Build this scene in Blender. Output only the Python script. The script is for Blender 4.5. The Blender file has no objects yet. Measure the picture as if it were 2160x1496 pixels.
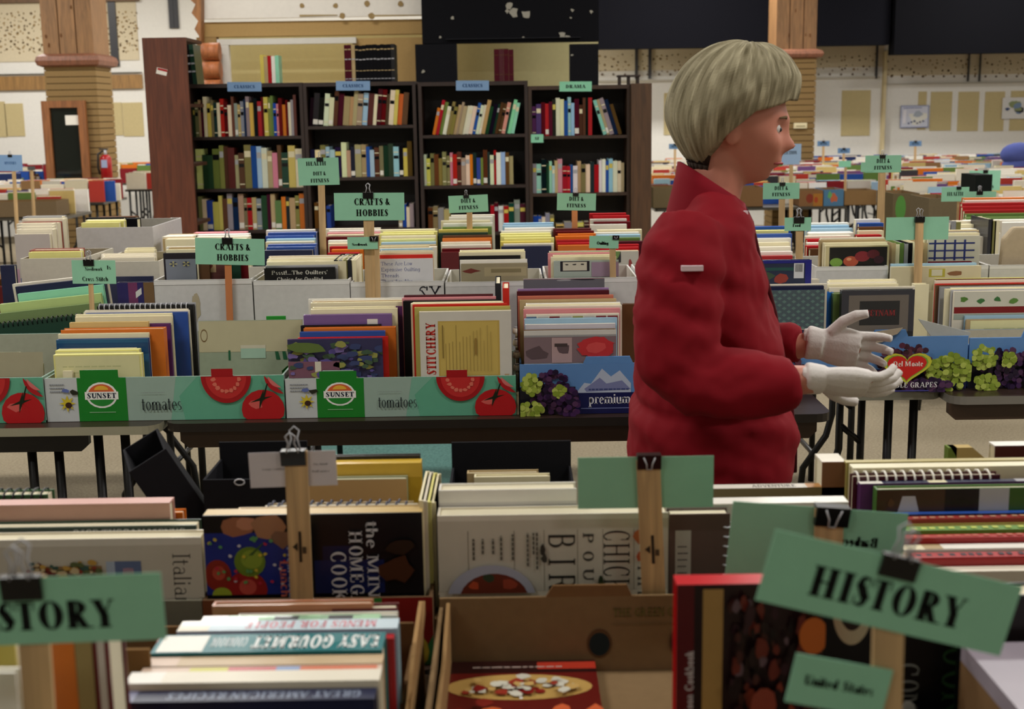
import bpy, math, random
from mathutils import Vector, Matrix, noise
random.seed(7)
SC = bpy.context.scene
COL = SC.collection
PI = math.pi
# ---------------------------------------------------------------- camera
PITCH = math.radians(10.65); ROLL = math.radians(0.88); FPX = 2700.0; CH = 1.5
F0 = Vector((0, math.cos(PITCH), -math.sin(PITCH)))
U0 = Vector((0, math.sin(PITCH), math.cos(PITCH)))
X0 = Vector((1, 0, 0))
CR = X0*math.cos(ROLL) - U0*math.sin(ROLL)
CU = U0*math.cos(ROLL) + X0*math.sin(ROLL)
cam = bpy.data.objects.new('camera', bpy.data.cameras.new('camera'))
COL.objects.link(cam)
m = Matrix((CR, CU, -F0)).transposed().to_4x4()
m.translation = Vector((0, 0, CH))
cam.matrix_world = m
cam.data.sensor_width = 36; cam.data.lens = 36*FPX/2160
cam.data.clip_start = .05; cam.data.clip_end = 60
cam.data.dof.use_dof = True; cam.data.dof.focus_distance = 3.3; cam.data.dof.aperture_fstop = 6.3
SC.camera = cam
SC.view_settings.view_transform = 'Standard'; SC.view_settings.look = 'None'
SC.view_settings.gamma = 1; SC.view_settings.exposure = 0.0
SC.view_settings.use_curve_mapping = False
SC.cycles.max_bounces = 6
def ray(px, py):
    return F0 + CR*((px-1080)/FPX) + CU*((748-py)/FPX)
def at_y(px, py, Y):
    d = ray(px, py); return Vector((0, 0, CH)) + d*(Y/d.y)
def at_z(px, py, z):
    d = ray(px, py); return Vector((0, 0, CH)) + d*((z-CH)/d.z)
# ---------------------------------------------------------------- light
W = bpy.data.worlds.new('world'); SC.world = W; W.use_nodes = True
W.node_tree.nodes['Background'].inputs[0].default_value = (.9, .93, 1, 1)
W.node_tree.nodes['Background'].inputs[1].default_value = .3
def tube_lamp(x, y, z, pw, sx=1.2, sy=.35):
    l = bpy.data.lights.new('troffer', 'AREA'); l.shape = 'RECTANGLE'; l.size = sx; l.size_y = sy
    l.energy = pw; l.color = (1, .98, .94)
    o = bpy.data.objects.new('troffer', l); o.location = (x, y, z); COL.objects.link(o)
for yy, pw in ((-1.2, 16), (1.9, 52), (5.2, 66), (8.4, 46), (11.6, 80), (14.6, 92)):
    for xx in (-6.0, -2.1, 2.1, 6.0):
        tube_lamp(xx, yy, 3.72, pw*1.15)
# ---------------------------------------------------------------- helpers
def lin(c):
    if isinstance(c, str):
        c = PAL.get(c, c)
    if isinstance(c, str):
        c = tuple(int(c[i:i+2], 16) for i in (0, 2, 4))
    out = []
    for v in c[:3]:
        v = v/255
        out.append(v/12.92 if v <= .04045 else ((v+.055)/1.055)**2.4)
    return (*out, 1)
PAL = dict(white='e6e2d8', cream='e2d9b6', ivory='ded6c4', yellow='cfbd5c', paleyellow='dfd98a', green='5f7a3e', darkgreen='1c3a2c',
  red='a81a20', darkred='5c1016', maroon='4a1420', blue='2b4f9c', navy='1a2040', black='0c0c10', brown='5a3a22',
  tan='b09a72', grey='8f8f92', silver='a9a9ae', orange='cf6f25', lightblue='9dbfd6', mint='8ccfae', purple='5c2f66',
  pink='d48a90', teal='0f6b70', olive='7d7a4a', charcoal='2a2a2e', signgreen='90c6a8', signblue='7f9fc6', brightblue='1668c0',
  page='d8cfb4', skin='bc705c', stick='c9a777', kraft='8d6c48', kraftdark='75593a', scarlet='c8281f', lilac='9a7aa8')
WORD = dict(paleyellow='pale yellow', darkgreen='dark green', darkred='dark red', lightblue='light blue', mint='mint green',
  brightblue='bright blue', signgreen='green', signblue='blue')
def cw(c): return WORD.get(c, c)
MATS = {}
def vcmat(name, rough=.6, spec=.4, bump=0.0, coat=0, var=.06, nscale=30):
    if name in MATS: return MATS[name]
    m = bpy.data.materials.new(name); m.use_nodes = True; nt = m.node_tree; b = nt.nodes['Principled BSDF']
    a = nt.nodes.new('ShaderNodeAttribute'); a.attribute_name = 'Col'
    tc = nt.nodes.new('ShaderNodeTexCoord'); n = nt.nodes.new('ShaderNodeTexNoise'); n.inputs['Scale'].default_value = nscale
    n.inputs['Detail'].default_value = 4
    nt.links.new(tc.outputs['Object'], n.inputs['Vector'])
    mr = nt.nodes.new('ShaderNodeMapRange'); mr.inputs[3].default_value = 1-var; mr.inputs[4].default_value = 1+var
    nt.links.new(n.outputs['Fac'], mr.inputs[0])
    v = nt.nodes.new('ShaderNodeVectorMath'); v.operation = 'SCALE'
    nt.links.new(a.outputs['Color'], v.inputs[0]); nt.links.new(mr.outputs[0], v.inputs['Scale'])
    nt.links.new(v.outputs[0], b.inputs['Base Color'])
    b.inputs['Roughness'].default_value = rough
    b.inputs['Specular IOR Level'].default_value = spec
    b.inputs['Coat Weight'].default_value = coat
    if bump:
        bp = nt.nodes.new('ShaderNodeBump'); bp.inputs['Strength'].default_value = bump; bp.inputs['Distance'].default_value = .002
        nt.links.new(n.outputs['Fac'], bp.inputs['Height']); nt.links.new(bp.outputs[0], b.inputs['Normal'])
    MATS[name] = m; return m
def M(n):
    return {'paper': lambda: vcmat('paper', .8, .1), 'gloss': lambda: vcmat('gloss_cover', .32, .35, 0, .1),
     'card': lambda: vcmat('cardboard', .9, .1, .15, 0, .1, 60), 'cloth': lambda: vcmat('cloth', .85, .2, .3, 0, .12, 14),
     'knit': lambda: vcmat('knit', .9, .1, .3, 0, .06, 220),
     'skin': lambda: vcmat('skin', .5, .4, .1, 0, .08, 20), 'metal': lambda: vcmat('painted_metal', .4, .5),
     'wood': lambda: woodmat('wood_grain'), 'lam': lambda: vcmat('laminate', .35, .5)}[n]()
def woodmat(name):
    if name in MATS: return MATS[name]
    m = bpy.data.materials.new(name); m.use_nodes = True; nt = m.node_tree; b = nt.nodes['Principled BSDF']
    a = nt.nodes.new('ShaderNodeAttribute'); a.attribute_name = 'Col'
    tc = nt.nodes.new('ShaderNodeTexCoord'); mp = nt.nodes.new('ShaderNodeMapping')
    mp.inputs['Scale'].default_value = (14, 14, 1.1)
    n = nt.nodes.new('ShaderNodeTexNoise'); n.inputs['Scale'].default_value = 3; n.inputs['Detail'].default_value = 8; n.inputs['Distortion'].default_value = 1.2
    nt.links.new(tc.outputs['Object'], mp.inputs[0]); nt.links.new(mp.outputs[0], n.inputs['Vector'])
    mr = nt.nodes.new('ShaderNodeMapRange'); mr.inputs[1].default_value = .3; mr.inputs[2].default_value = .7
    mr.inputs[3].default_value = .62; mr.inputs[4].default_value = 1.2
    nt.links.new(n.outputs['Fac'], mr.inputs[0])
    v = nt.nodes.new('ShaderNodeVectorMath'); v.operation = 'SCALE'
    nt.links.new(a.outputs['Color'], v.inputs[0]); nt.links.new(mr.outputs[0], v.inputs['Scale'])
    nt.links.new(v.outputs[0], b.inputs['Base Color']); b.inputs['Roughness'].default_value = .55
    MATS[name] = m; return m
class MB:
    def __init__(s): s.v = []; s.f = []; s.c = []; s.sm = []
    def face(s, pts, col, smooth=False):
        i = len(s.v); s.v += [tuple(p) for p in pts]; s.f.append(tuple(range(i, i+len(pts)))); s.c.append(lin(col)); s.sm.append(smooth)
    def box(s, x0, y0, z0, x1, y1, z1, col, top=None, M4=None, front=None):
        P = [Vector((x, y, z)) for z in (z0, z1) for y in (y0, y1) for x in (x0, x1)]
        if M4 is not None: P = [M4 @ p for p in P]
        i = len(s.v); s.v += [tuple(p) for p in P]
        for k, q in enumerate(((0, 2, 3, 1), (4, 5, 7, 6), (0, 1, 5, 4), (2, 6, 7, 3), (0, 4, 6, 2), (1, 3, 7, 5))):
            s.f.append(tuple(i+a for a in q))
            s.c.append(lin(top if (k == 1 and top) else front if (k == 2 and front) else col)); s.sm.append(False)
    def prism(s, pts, axis, a0, a1, col):           # pts 2D polygon, extruded along axis ('y': pts are x,z ; 'z': x,y ; 'x': y,z)
        def mk(p, a):
            return {'y': (p[0], a, p[1]), 'z': (p[0], p[1], a), 'x': (a, p[0], p[1])}[axis]
        n = len(pts); i = len(s.v)
        s.v += [mk(p, a0) for p in pts] + [mk(p, a1) for p in pts]
        s.f += [tuple(range(i+n-1, i-1, -1)), tuple(range(i+n, i+2*n))]; s.c += [lin(col)]*2; s.sm += [False]*2
        for k in range(n):
            l = (k+1) % n; s.f.append((i+k, i+l, i+n+l, i+n+k)); s.c.append(lin(col)); s.sm.append(False)
    def tube(s, pts, r, col, n=10, cap=True, flat=1.0, up=None):
        pts = [Vector(p) for p in pts]; R = r if isinstance(r, (list, tuple)) else [r]*len(pts)
        rings = []; prev = None
        for k, p in enumerate(pts):
            t = (pts[min(k+1, len(pts)-1)] - pts[max(k-1, 0)]).normalized()
            if prev is None:
                a = up.copy() if up is not None else (Vector((0, 0, 1)) if abs(t.z) < .9 else Vector((0, 1, 0)))
            else: a = prev
            a = (a - t*a.dot(t)).normalized(); b = t.cross(a); prev = a
            rings.append([p + (a*math.cos(q)*flat + b*math.sin(q))*R[k] for q in [2*PI*j/n for j in range(n)]])
        s.rings(rings, col, cap)
    def rings(s, rings, col, cap=True, smooth=True):
        n = len(rings[0]); i = len(s.v)
        for r in rings: s.v += [tuple(p) for p in r]
        for k in range(len(rings)-1):
            for j in range(n):
                l = (j+1) % n; s.f.append((i+k*n+j, i+k*n+l, i+(k+1)*n+l, i+(k+1)*n+j)); s.c.append(lin(col)); s.sm.append(smooth)
        if cap:
            s.f.append(tuple(i+j for j in range(n-1, -1, -1))); s.f.append(tuple(i+(len(rings)-1)*n+j for j in range(n)))
            s.c += [lin(col)]*2; s.sm += [False]*2
    def ball(s, c, rx, ry, rz, col, n=14, m=9):
        c = Vector(c); rings = []
        for k in range(m+1):
            t = -PI/2 + PI*(k+.001)/(m+.002)
            rings.append([c + Vector((rx*math.cos(t)*math.cos(q), ry*math.cos(t)*math.sin(q), rz*math.sin(t))) for q in [2*PI*j/n for j in range(n)]])
        s.rings(rings, col)
    def mesh(s, name):
        me = bpy.data.meshes.new(name); me.from_pydata(s.v, [], s.f)
        ca = me.color_attributes.new('Col', 'FLOAT_COLOR', 'CORNER')
        arr = []
        for f, c in zip(s.f, s.c): arr += list(c)*len(f)
        ca.data.foreach_set('color', arr); me.polygons.foreach_set('use_smooth', s.sm); me.update(); return me
    def build(s, name, mat, parent=None, loc=None, rot=None, bevel=0):
        o = bpy.data.objects.new(name, s.mesh(name)); COL.objects.link(o)
        o.data.materials.append(M(mat) if isinstance(mat, str) else mat)
        if parent is not None: o.parent = parent
        if loc is not None: o.location = loc
        if rot is not None: o.rotation_euler = rot
        if bevel:
            b = o.modifiers.new('bevel', 'BEVEL'); b.width = bevel; b.segments = 2; b.limit_method = 'ANGLE'
        return o
def tag(o, label, cat, group=None, kind=None):
    if label: o['label'] = label
    if cat: o['category'] = cat
    if group: o['group'] = group
    if kind: o['kind'] = kind
    return o
def empty(name, loc, label, cat, group=None, rot=(0, 0, 0)):
    o = bpy.data.objects.new(name, None); COL.objects.link(o); o.location = loc; o.rotation_euler = rot
    o.empty_display_size = .05
    return tag(o, label, cat, group)
def struct(o): o['kind'] = 'structure'; return o
# ---------------------------------------------------------------- lettering
def glyph(ch, S, T, serif=True):
    """didone style letter from stems, hairlines and stressed bowls; cap height 1. returns prims, advance"""
    P = []
    F = .6*S+.05
    def sg(x0, y0, x1, y1, w): P.append([(x0-w/2, y0), (x0+w/2, y0), (x1+w/2, y1), (x1-w/2, y1)])
    def rc(x0, y0, x1, y1): P.append([(x0, y0), (x1, y0), (x1, y1), (x0, y1)])
    def se(x, y, h=None):
        if serif:
            h = h or (S/2+.09); t = T*.9
            rc(x-h, y if y < .5 and y > -.2 else y-t, x+h, (y+t) if y < .5 and y > -.2 else y)
    def st(x, y0=0, y1=1, w=None): sg(x, y0, x, y1, w or S)
    def arc(cx, cy, rx, ry, a0, a1, s=None, t=None):
        s = s or S; t = t or T; n = max(6, int(abs(a1-a0)/15))
        for k in range(n):
            q = [math.radians(a0+(a1-a0)*(k+j)/n) for j in (0, 1)]
            o = [(cx+rx*math.cos(a), cy+ry*math.sin(a)) for a in q]; i = [(cx+(rx-s)*math.cos(a), cy+(ry-t)*math.sin(a)) for a in q]
            P.append([o[0], o[1], i[1], i[0]])
    H = S/2; w = .8
    c = ch
    if c == ' ': return [], .38
    if c == 'A': sg(.1, 0, .44, 1, T*1.2); sg(.46, 1, .82, 0, S); rc(.2, .3, .7, .3+T); se(.1, 0, .13); se(.82, 0); w = 1.0
    elif c == 'B': st(.1+H); arc(.42, .75, .1+S, .25, -90, 90); arc(.42, .27, .16+S, .27, -90, 90); rc(.1, 1-T, .43, 1); rc(.1, 0, .43, T); rc(.1, .5, .43, .5+T); w = .78+S*.6
    elif c in 'CG':
        arc(.1+S+.22, .5, .22+S, .52, 50, 310); rc(.5+S, .66, .5+S+T, .98); w = .72+S
        if c == 'G': st(.5+S, .02, .42); se(.5+S, .42)
        else: rc(.5+S, .08, .5+S+T, .3)
    elif c == 'D': st(.1+H); arc(.4, .5, .22+S, .5, -90, 90); rc(.1, 1-T, .41, 1); rc(.1, 0, .41, T); w = .82+S*.7
    elif c in 'EF':
        st(.12+H); rc(.08, 1-T, .68, 1); rc(.1, .5-T/2, .5, .5+T/2); rc(.68-T, .72, .68, 1); rc(.5-T, .38, .5, .62); w = .8
        if c == 'E': rc(.08, 0, .7, T); rc(.7-T, 0, .7, .3)
        else: se(.12+H, 0)
    elif c == 'H': st(.1+H); st(.55+S+H*0); rc(.1, .5-T/2, .55+S, .5+T/2); [se(x, y) for x in (.1+H, .55+S) for y in (0, 1)]; w = .75+S*1.5
    elif c == 'I': st(.12+H); se(.12+H, 0); se(.12+H, 1); w = .26+S
    elif c == 'J': st(.4, .2, 1); arc(.25, .22, .15+H, .22, 180, 360); se(.4, 1); w = .62
    elif c == 'K': st(.1+H); sg(.1+S, .4, .7, 1, T*1.3); sg(.36, .62, .78, 0, S); [se(.1+H, y) for y in (0, 1)]; se(.78, 0); w = .95
    elif c == 'L': st(.12+H); rc(.08, 0, .65, T); rc(.65-T, 0, .65, .33); se(.12+H, 1); w = .74
    elif c == 'M': st(.12, 0, 1, T*1.2); sg(.2, 1, .48, .05, S); sg(.5, .05, .8, 1, T*1.2); st(.82+H); se(.12, 0, .12); se(.82+H, 0); se(.82+H, 1); se(.14, 1, .16); w = 1.02+S
    elif c == 'N': st(.12, 0, 1, T*1.2); sg(.2, 1, .72, 0, S); st(.76, 0, 1, T*1.2); se(.12, 0, .12); se(.76, 1, .12); se(.14, 1, .14); w = .9
    elif c in 'OQ': arc(.1+S+.17, .5, .17+S, .52, 0, 360); w = .54+2*S
    elif c in 'PR':
        st(.1+H); arc(.42, .74, .1+S, .26, -90, 90); rc(.1, 1-T, .43, 1); rc(.1, .48, .43, .48+T); se(.1+H, 0); w = .66+S*.7
        if c == 'R': sg(.46, .5, .62+S*.5, 0, S); rc(.6+S*.5, 0, .78+S, T); w = .8+S
    elif c == 'S':
        arc(.4, .74, .28, .27, 40, 200, S*.8); arc(.38, .26, .3, .27, -140, 20, S*.8)
        sg(.26, .72, .56, .28, S*1.25); rc(.62, .7, .62+T, .98); rc(.08, .03, .08+T, .32); w = .8
    elif c == 'T': st(.4); rc(.02, 1-T, .78, 1); rc(.02, .7, .02+T, 1); rc(.78-T, .7, .78, 1); se(.4, 0); w = .84
    elif c == 'U': st(.1+H, .3, 1); arc(.42, .3, .32, .32, 180, 360); st(.72, .3, 1, T*1.3); se(.1+H, 1); se(.72, 1, .12); w = .88
    elif c == 'V': sg(.14, 1, .44, 0, S); sg(.46, 0, .76, 1, T*1.3); se(.14, 1); se(.76, 1, .12); w = .88
    elif c == 'W': sg(.12, 1, .34, 0, S); sg(.36, 0, .56, 1, T*1.3); sg(.58, 1, .8, 0, S); sg(.82, 0, 1.02, 1, T*1.3); se(.12, 1); w = 1.12
    elif c == 'Y': sg(.16, 1, .45, .45, S); sg(.5, .5, .78, 1, T*1.3); st(.46, 0, .5); se(.16, 1); se(.78, 1, .12); se(.46, 0); w = .9
    elif c == 'Z': rc(.08, 1-T, .72, 1); rc(.08, 0, .74, T); sg(.16, 0, .64, 1, S); rc(.08, .72, .08+T, 1); w = .82
    elif c == '&': arc(.36, .76, .2, .24, 0, 360, S*.6); arc(.34, .28, .28, .3, 0, 360, S*.8); sg(.28, .65, .8, 0, S*.8); sg(.6, .2, .8, .5, T*1.3); w = .96
    elif c == '!': st(.15, .3, 1); st(.15, 0, .12); w = .34
    elif c == '.': st(.12, 0, .13, S*.9); w = .28
    elif c == "'": st(.1, .75, 1, S*.7); w = .22
    elif c == '-': rc(.05, .3, .35, .38); w = .42
    elif c == 'a': arc(.27, .2, .2, .21, 0, 360, S*.8); st(.44, 0, .48, S*.9); arc(.28, .45, .16+S*.45, .21, 0, 150, S*.6); rc(.44, 0, .58, T); w = .6
    elif c == 'b': st(.14, 0, 1); arc(.32, .32, .24, .33, 0, 360, S*.9); w = .62
    elif c == 'c': arc(.3, .32, .25, .34, 50, 310, S*.9); w = .54
    elif c == 'd': st(.46, 0, 1); arc(.3, .32, .25, .33, 0, 360, S*.9); se(.42, 1, .1); w = .62
    elif c == 'e': arc(.3, .32, .25, .34, 0, 310, S*.9); rc(.1, .32, .54, .32+T); w = .58
    elif c == 'f': st(.16, 0, .8); arc(.3, .8, .14+H, .2, 60, 180, S*.8); rc(.02, .6, .34, .6+T); w = .38
    elif c == 'g': st(.44, -.1, .64); arc(.28, .34, .22, .3, 0, 360, S*.9); arc(.26, -.1, .18+H, .2, 180, 360, S*.8); w = .6
    elif c == 'h': st(.14, 0, 1); arc(.34, .42, .14+H, .24, 0, 180, S); st(.48, 0, .44); w = .64
    elif c == 'i': st(.14, 0, .64); st(.14, .78, .92); se(.14, 0, H+.07); w = .3
    elif c == 'l': st(.14, 0, 1); se(.14, 0, H+.07); w = .3
    elif c == 'k': st(.14, 0, 1); sg(.2, .28, .46, .64, T*1.4); sg(.3, .4, .5, 0, S); w = .6
    elif c == 'm':
        for x in (.14, .48, .82): st(x, 0, .62 if x < .2 else .44)
        arc(.31, .42, .17+H, .24, 0, 180, S); arc(.65, .42, .17+H, .24, 0, 180, S); [se(x, 0, H+.06) for x in (.14, .48, .82)]; w = .98
    elif c == 'n': st(.14, 0, .64); arc(.31, .42, .17+H, .24, 0, 180, S); st(.48, 0, .44); se(.14, 0, H+.06); se(.48, 0, H+.06); w = .64
    elif c == 'o': arc(.3, .32, .25, .34, 0, 360, S*.9); w = .6
    elif c == 'p': st(.14, -.35, .64); arc(.32, .32, .24, .33, 0, 360, S*.9); se(.14, -.35+T, H+.07); w = .64
    elif c == 'q': st(.46, -.35, .64); arc(.3, .32, .24, .33, 0, 360, S*.9); w = .62
    elif c == 'r': st(.14, 0, .64); arc(.3, .4, .16+H, .25, 40, 150, S*.7); se(.14, 0, H+.07); w = .46
    elif c == 's': arc(.24, .48, .17, .18, 40, 270, S*.7); arc(.24, .16, .18, .18, -140, 90, S*.7); w = .48
    elif c == 't': st(.16, 0.05, .86); rc(.02, .6, .34, .6+T); arc(.28, .12, .12+H, .14, 180, 300, S*.7); w = .38
    elif c == 'u': st(.14, .2, .64); arc(.3, .2, .16+H, .22, 180, 360, S*.9); st(.48, 0, .64); w = .64
    elif c == 'v': sg(.1, .64, .27, 0, S); sg(.29, 0, .46, .64, T*1.4); w = .54
    elif c == 'w': sg(.1, .64, .25, 0, S); sg(.27, 0, .42, .64, T*1.4); sg(.42, .64, .57, 0, S); sg(.59, 0, .72, .64, T*1.4); w = .8
    elif c == 'x': sg(.1, .64, .42, 0, S); sg(.42, .64, .1, 0, T*1.4); w = .52
    elif c == 'y': sg(.1, .64, .28, 0, S); sg(.16, -.35, .48, .64, T*1.4); w = .56
    elif c == 'z': rc(.06, .64-T, .44, .64); rc(.06, 0, .44, T); sg(.12, 0, .38, .64, S*.8); w = .5
    else: st(.2); w = .4
    return P, w
class Print:
    """flat ink on a plane: origin o, unit axes u (right), v (up), normal n; shapes given in metres or via scale"""
    def __init__(s, o, u, v, n, W=1, H=1, lift=.0004, step=.00012):
        s.o, s.u, s.v, s.n = Vector(o), Vector(u), Vector(v), Vector(n); s.W, s.H = W, H; s.k = 0; s.mb = MB(); s.lift = lift; s.step = step
    def pt(s, x, y): return s.o + s.u*(x*s.W) + s.v*(y*s.H) + s.n*(s.lift + s.k*s.step)
    def poly(s, pts, col, same=False):
        if not same: s.k += 1
        s.mb.face([s.pt(*p) for p in pts], col)
    def rect(s, x0, y0, x1, y1, col): s.poly([(x0, y0), (x1, y0), (x1, y1), (x0, y1)], col)
    def disc(s, cx, cy, rx, ry, col, n=18, a0=0, a1=360):
        if a1-a0 >= 360: pts = [(cx+rx*math.cos(2*PI*k/n), cy+ry*math.sin(2*PI*k/n)) for k in range(n)]
        else: pts = [(cx+rx*math.cos(math.radians(a0+(a1-a0)*k/n)), cy+ry*math.sin(math.radians(a0+(a1-a0)*k/n))) for k in range(n+1)]
        pts = [(min(max(x, 0), 1), min(max(y, 0), 1)) for x, y in pts]
        s.poly(pts, col)
    def blob(s, cx, cy, r, col, n=9, asp=1, jit=.3, clip=True):
        pts = []
        for k in range(n):
            q = r*(1+random.uniform(-jit, jit)); x = cx+q*math.cos(2*PI*k/n)*asp; y = cy+q*math.sin(2*PI*k/n)
            pts.append((min(max(x, 0), 1), min(max(y, 0), 1)) if clip else (x, y))
        s.poly(pts, col)
    def text(s, t, x, y, h, col, S=.26, T=.05, rot=0, width=None, center=False, track=0, mirror=False):
        """h = cap height as fraction of H; x,y baseline start in fractions; rot in degrees"""
        s.k += 1
        adv = []; tot = 0
        for ch in t:
            P, w = glyph(ch, S, T); adv.append((P, tot)); tot += w+track
        hm = h*s.H; sx = hm if width is None else width*s.W/tot
        ox = x*s.W - (tot*sx/2 if center and rot == 0 else 0); oy = y*s.H
        ca, sa = math.cos(math.radians(rot)), math.sin(math.radians(rot))
        for P, off in adv:
            for poly in P:
                q = []
                for (a, b) in poly:
                    a = (a+off)*sx; b = b*hm
                    if mirror: a = tot*sx - a
                    q.append(s.o + s.u*(ox+a*ca-b*sa) + s.v*(oy+a*sa+b*ca) + s.n*(s.lift+s.k*s.step))
                s.mb.face(q, col)
    def lines(s, x0, x1, ys, th, col, ragged=.25):
        s.k += 1
        for y in ys:
            x = x0
            e = x1-(x1-x0)*random.uniform(0, ragged)
            while x < e:
                w = random.uniform(.04, .12)*(x1-x0)
                s.poly([(x, y), (min(x+w, e), y), (min(x+w, e), y+th), (x, y+th)], col, True); x += w+.02*(x1-x0)
    def build(s, name, parent, mat='paper'): return s.mb.build(name, mat, parent)
# ---------------------------------------------------------------- room shell
def simplemat(name, nodes):
    m = bpy.data.materials.new(name); m.use_nodes = True; nodes(m.node_tree, m.node_tree.nodes['Principled BSDF']); return m
def carpet(nt, b, c1=lin((148, 136, 112)), c2=lin((118, 106, 84))):
    tc = nt.nodes.new('ShaderNodeTexCoord')
    n = nt.nodes.new('ShaderNodeTexNoise'); n.inputs['Scale'].default_value = 90; n.inputs['Detail'].default_value = 6
    n2 = nt.nodes.new('ShaderNodeTexNoise'); n2.inputs['Scale'].default_value = 1.3; n2.inputs['Detail'].default_value = 3
    mx = nt.nodes.new('ShaderNodeMath'); mx.operation = 'MULTIPLY_ADD'; mx.inputs[1].default_value = .35
    nt.links.new(tc.outputs['Object'], n.inputs['Vector']); nt.links.new(tc.outputs['Object'], n2.inputs['Vector'])
    nt.links.new(n2.outputs['Fac'], mx.inputs[0]); nt.links.new(n.outputs['Fac'], mx.inputs[2])
    r = nt.nodes.new('ShaderNodeValToRGB'); r.color_ramp.elements[0].position = .45; r.color_ramp.elements[1].position = .85
    r.color_ramp.elements[0].color = c2; r.color_ramp.elements[1].color = c1
    nt.links.new(mx.outputs[0], r.inputs[0]); nt.links.new(r.outputs[0], b.inputs['Base Color'])
    bp = nt.nodes.new('ShaderNodeBump'); bp.inputs['Strength'].default_value = .5; bp.inputs['Distance'].default_value = .004
    nt.links.new(n.outputs['Fac'], bp.inputs['Height']); nt.links.new(bp.outputs[0], b.inputs['Normal']); b.inputs['Roughness'].default_value = .95
MF = simplemat('beige_carpet', carpet)
MT = simplemat('teal_carpet', lambda nt, b: carpet(nt, b, lin((74, 116, 108)), lin((48, 84, 80))))
XL, XR, YF, YB, HC = -9.5, 9.5, -3.2, 17.0, 3.8
f = MB(); f.box(XL-.2, YF-.2, -.1, XR+.2, YB+.2, 0, 'tan'); struct(f.build('floor', MF))
f = MB(); q = [at_z(*p, 0) for p in ((500, 1075), (1045, 1075), (1045, 900), (650, 900))]
f.prism([(v.x, v.y) for v in q], 'z', 0.0005, .003, 'teal'); struct(f.build('trim_1', MT))
f = MB(); f.box(XL-.2, YF-.2, HC, XR+.2, YB+.2, HC+.1, (190, 186, 176)); struct(f.build('ceiling', 'paper'))
for nm, a in (('wall_left', (XL-.2, YF, 0, XL, YB, HC)), ('wall_right', (XR, YF, 0, XR+.2, YB, HC)), ('wall_front', (XL, YF-.2, 0, XR, YF, HC))):
    f = MB(); f.box(*a, (205, 200, 188)); struct(f.build(nm, 'paper'))
f = MB(); f.box(XL, YB, 0, XR, YB+.2, HC, (222, 219, 212)); wallb = struct(f.build('wall_back', 'paper'))
def wrect(mb, x0, y0, x1, y1, col, Y, d=.02, **k):
    a = at_y(x0, y1, Y); b = at_y(x1, y0, Y)
    mb.box(min(a.x, b.x), Y-d, min(a.z, b.z), max(a.x, b.x), Y, max(a.z, b.z), col, **k)
Yw = 17.0
# bare plaster with glue spots, tan paper patches, rails and posts on the back wall
f = MB()
for r in ((-60, -10, 285, 132), (1262, 90, 1865, 150), (1868, 100, 2260, 160)): wrect(f, *r, (205, 192, 164), Yw, .012)
f.build('bare_plaster', 'card', wallb)
f = MB()
def spot(x, y, r, col):
    c = at_y(x, y, Yw); n = 7; rr = r*Yw/FPX
    f.face([(c.x+rr*random.uniform(.6, 1.3)*math.cos(2*PI*k/n), Yw-.0135-random.random()*.001, c.z+rr*random.uniform(.6, 1.2)*math.sin(2*PI*k/n)) for k in range(n)], col)
for x0, x1, y0, y1, dx, dy in ((0, 290, 28, 110, 7, 8), (1265, 1860, 118, 150, 13, 10), (1872, 2160, 126, 158, 13, 10)):
    x = x0
    while x < x1:
        y = y0
        while y < y1:
            if random.random() < .8: spot(x+random.uniform(-4, 4), y+random.uniform(-4, 4), random.uniform(1.2, 2.8), random.choice(((120, 96, 62), (92, 72, 48), (150, 124, 84))))
            y += dy
        x += dx
for x in list(range(1270, 1860, 24)) + list(range(1880, 2160, 22)) + [15, 42, 64, 225, 250]:
    spot(x, 161 if x > 1865 else 157 if x > 1200 else 104, 2.4, (96, 74, 50))
f.build('glue_spots', 'paper', wallb)
f = MB()
for r in ((-40, 214, 10, 290), (15, 218, 48, 288), (228, 216, 256, 286), (262, 216, 300, 288), (1400, 196, 1425, 285), (1773, 190, 1837, 287),
          (1934, 193, 1955, 274), (1960, 193, 2009, 276), (2018, 193, 2066, 277), (2074, 193, 2120, 277), (2128, 190, 2250, 276)):
    wrect(f, *r, (190, 174, 130), Yw, .008)
wrect(f, -60, 326, 2300, 372, (196, 184, 150), Yw, .006)
f.build('bare_patch', 'card', wallb)
f = MB()
for x in (1342, 1370, 1848, 2042, 2066): wrect(f, x-3, 96, x+3, 166 if x < 1860 else 172, 'charcoal', Yw, .05)
for x, y in ((212, 128), (239, 140), (361, 60), (371, 60)): wrect(f, x-2, -30, x+2, y, 'charcoal', Yw, .03)
f.build('metal_rail', 'metal', wallb)
f = MB(); wrect(f, -60, 157, 300, 192, (150, 112, 62), Yw, .04); wrect(f, -60, 152, 300, 158, 'charcoal', Yw, .05); wrect(f, -60, -60, 290, 8, (110, 80, 54), Yw, .06)
struct(f.build('trim_2', 'wood'))
f = MB(); wrect(f, 1262, 165, 1855, 170, (190, 184, 170), Yw, .03); wrect(f, 1868, 172, 2300, 177, (190, 184, 170), Yw, .03); wrect(f, 1854, 108, 1869, 345, (206, 190, 150), Yw, .08)
struct(f.build('trim_3', 'paper'))
f = MB(); wrect(f, 1240, -140, 1873, 106, (9, 9, 16), 16.3, .25); struct(f.build('trim_4', 'paper'))
f = MB(); wrect(f, 1873, -140, 2400, 117, (7, 7, 12), 16.2, .25); struct(f.build('trim_5', 'paper'))
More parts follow.
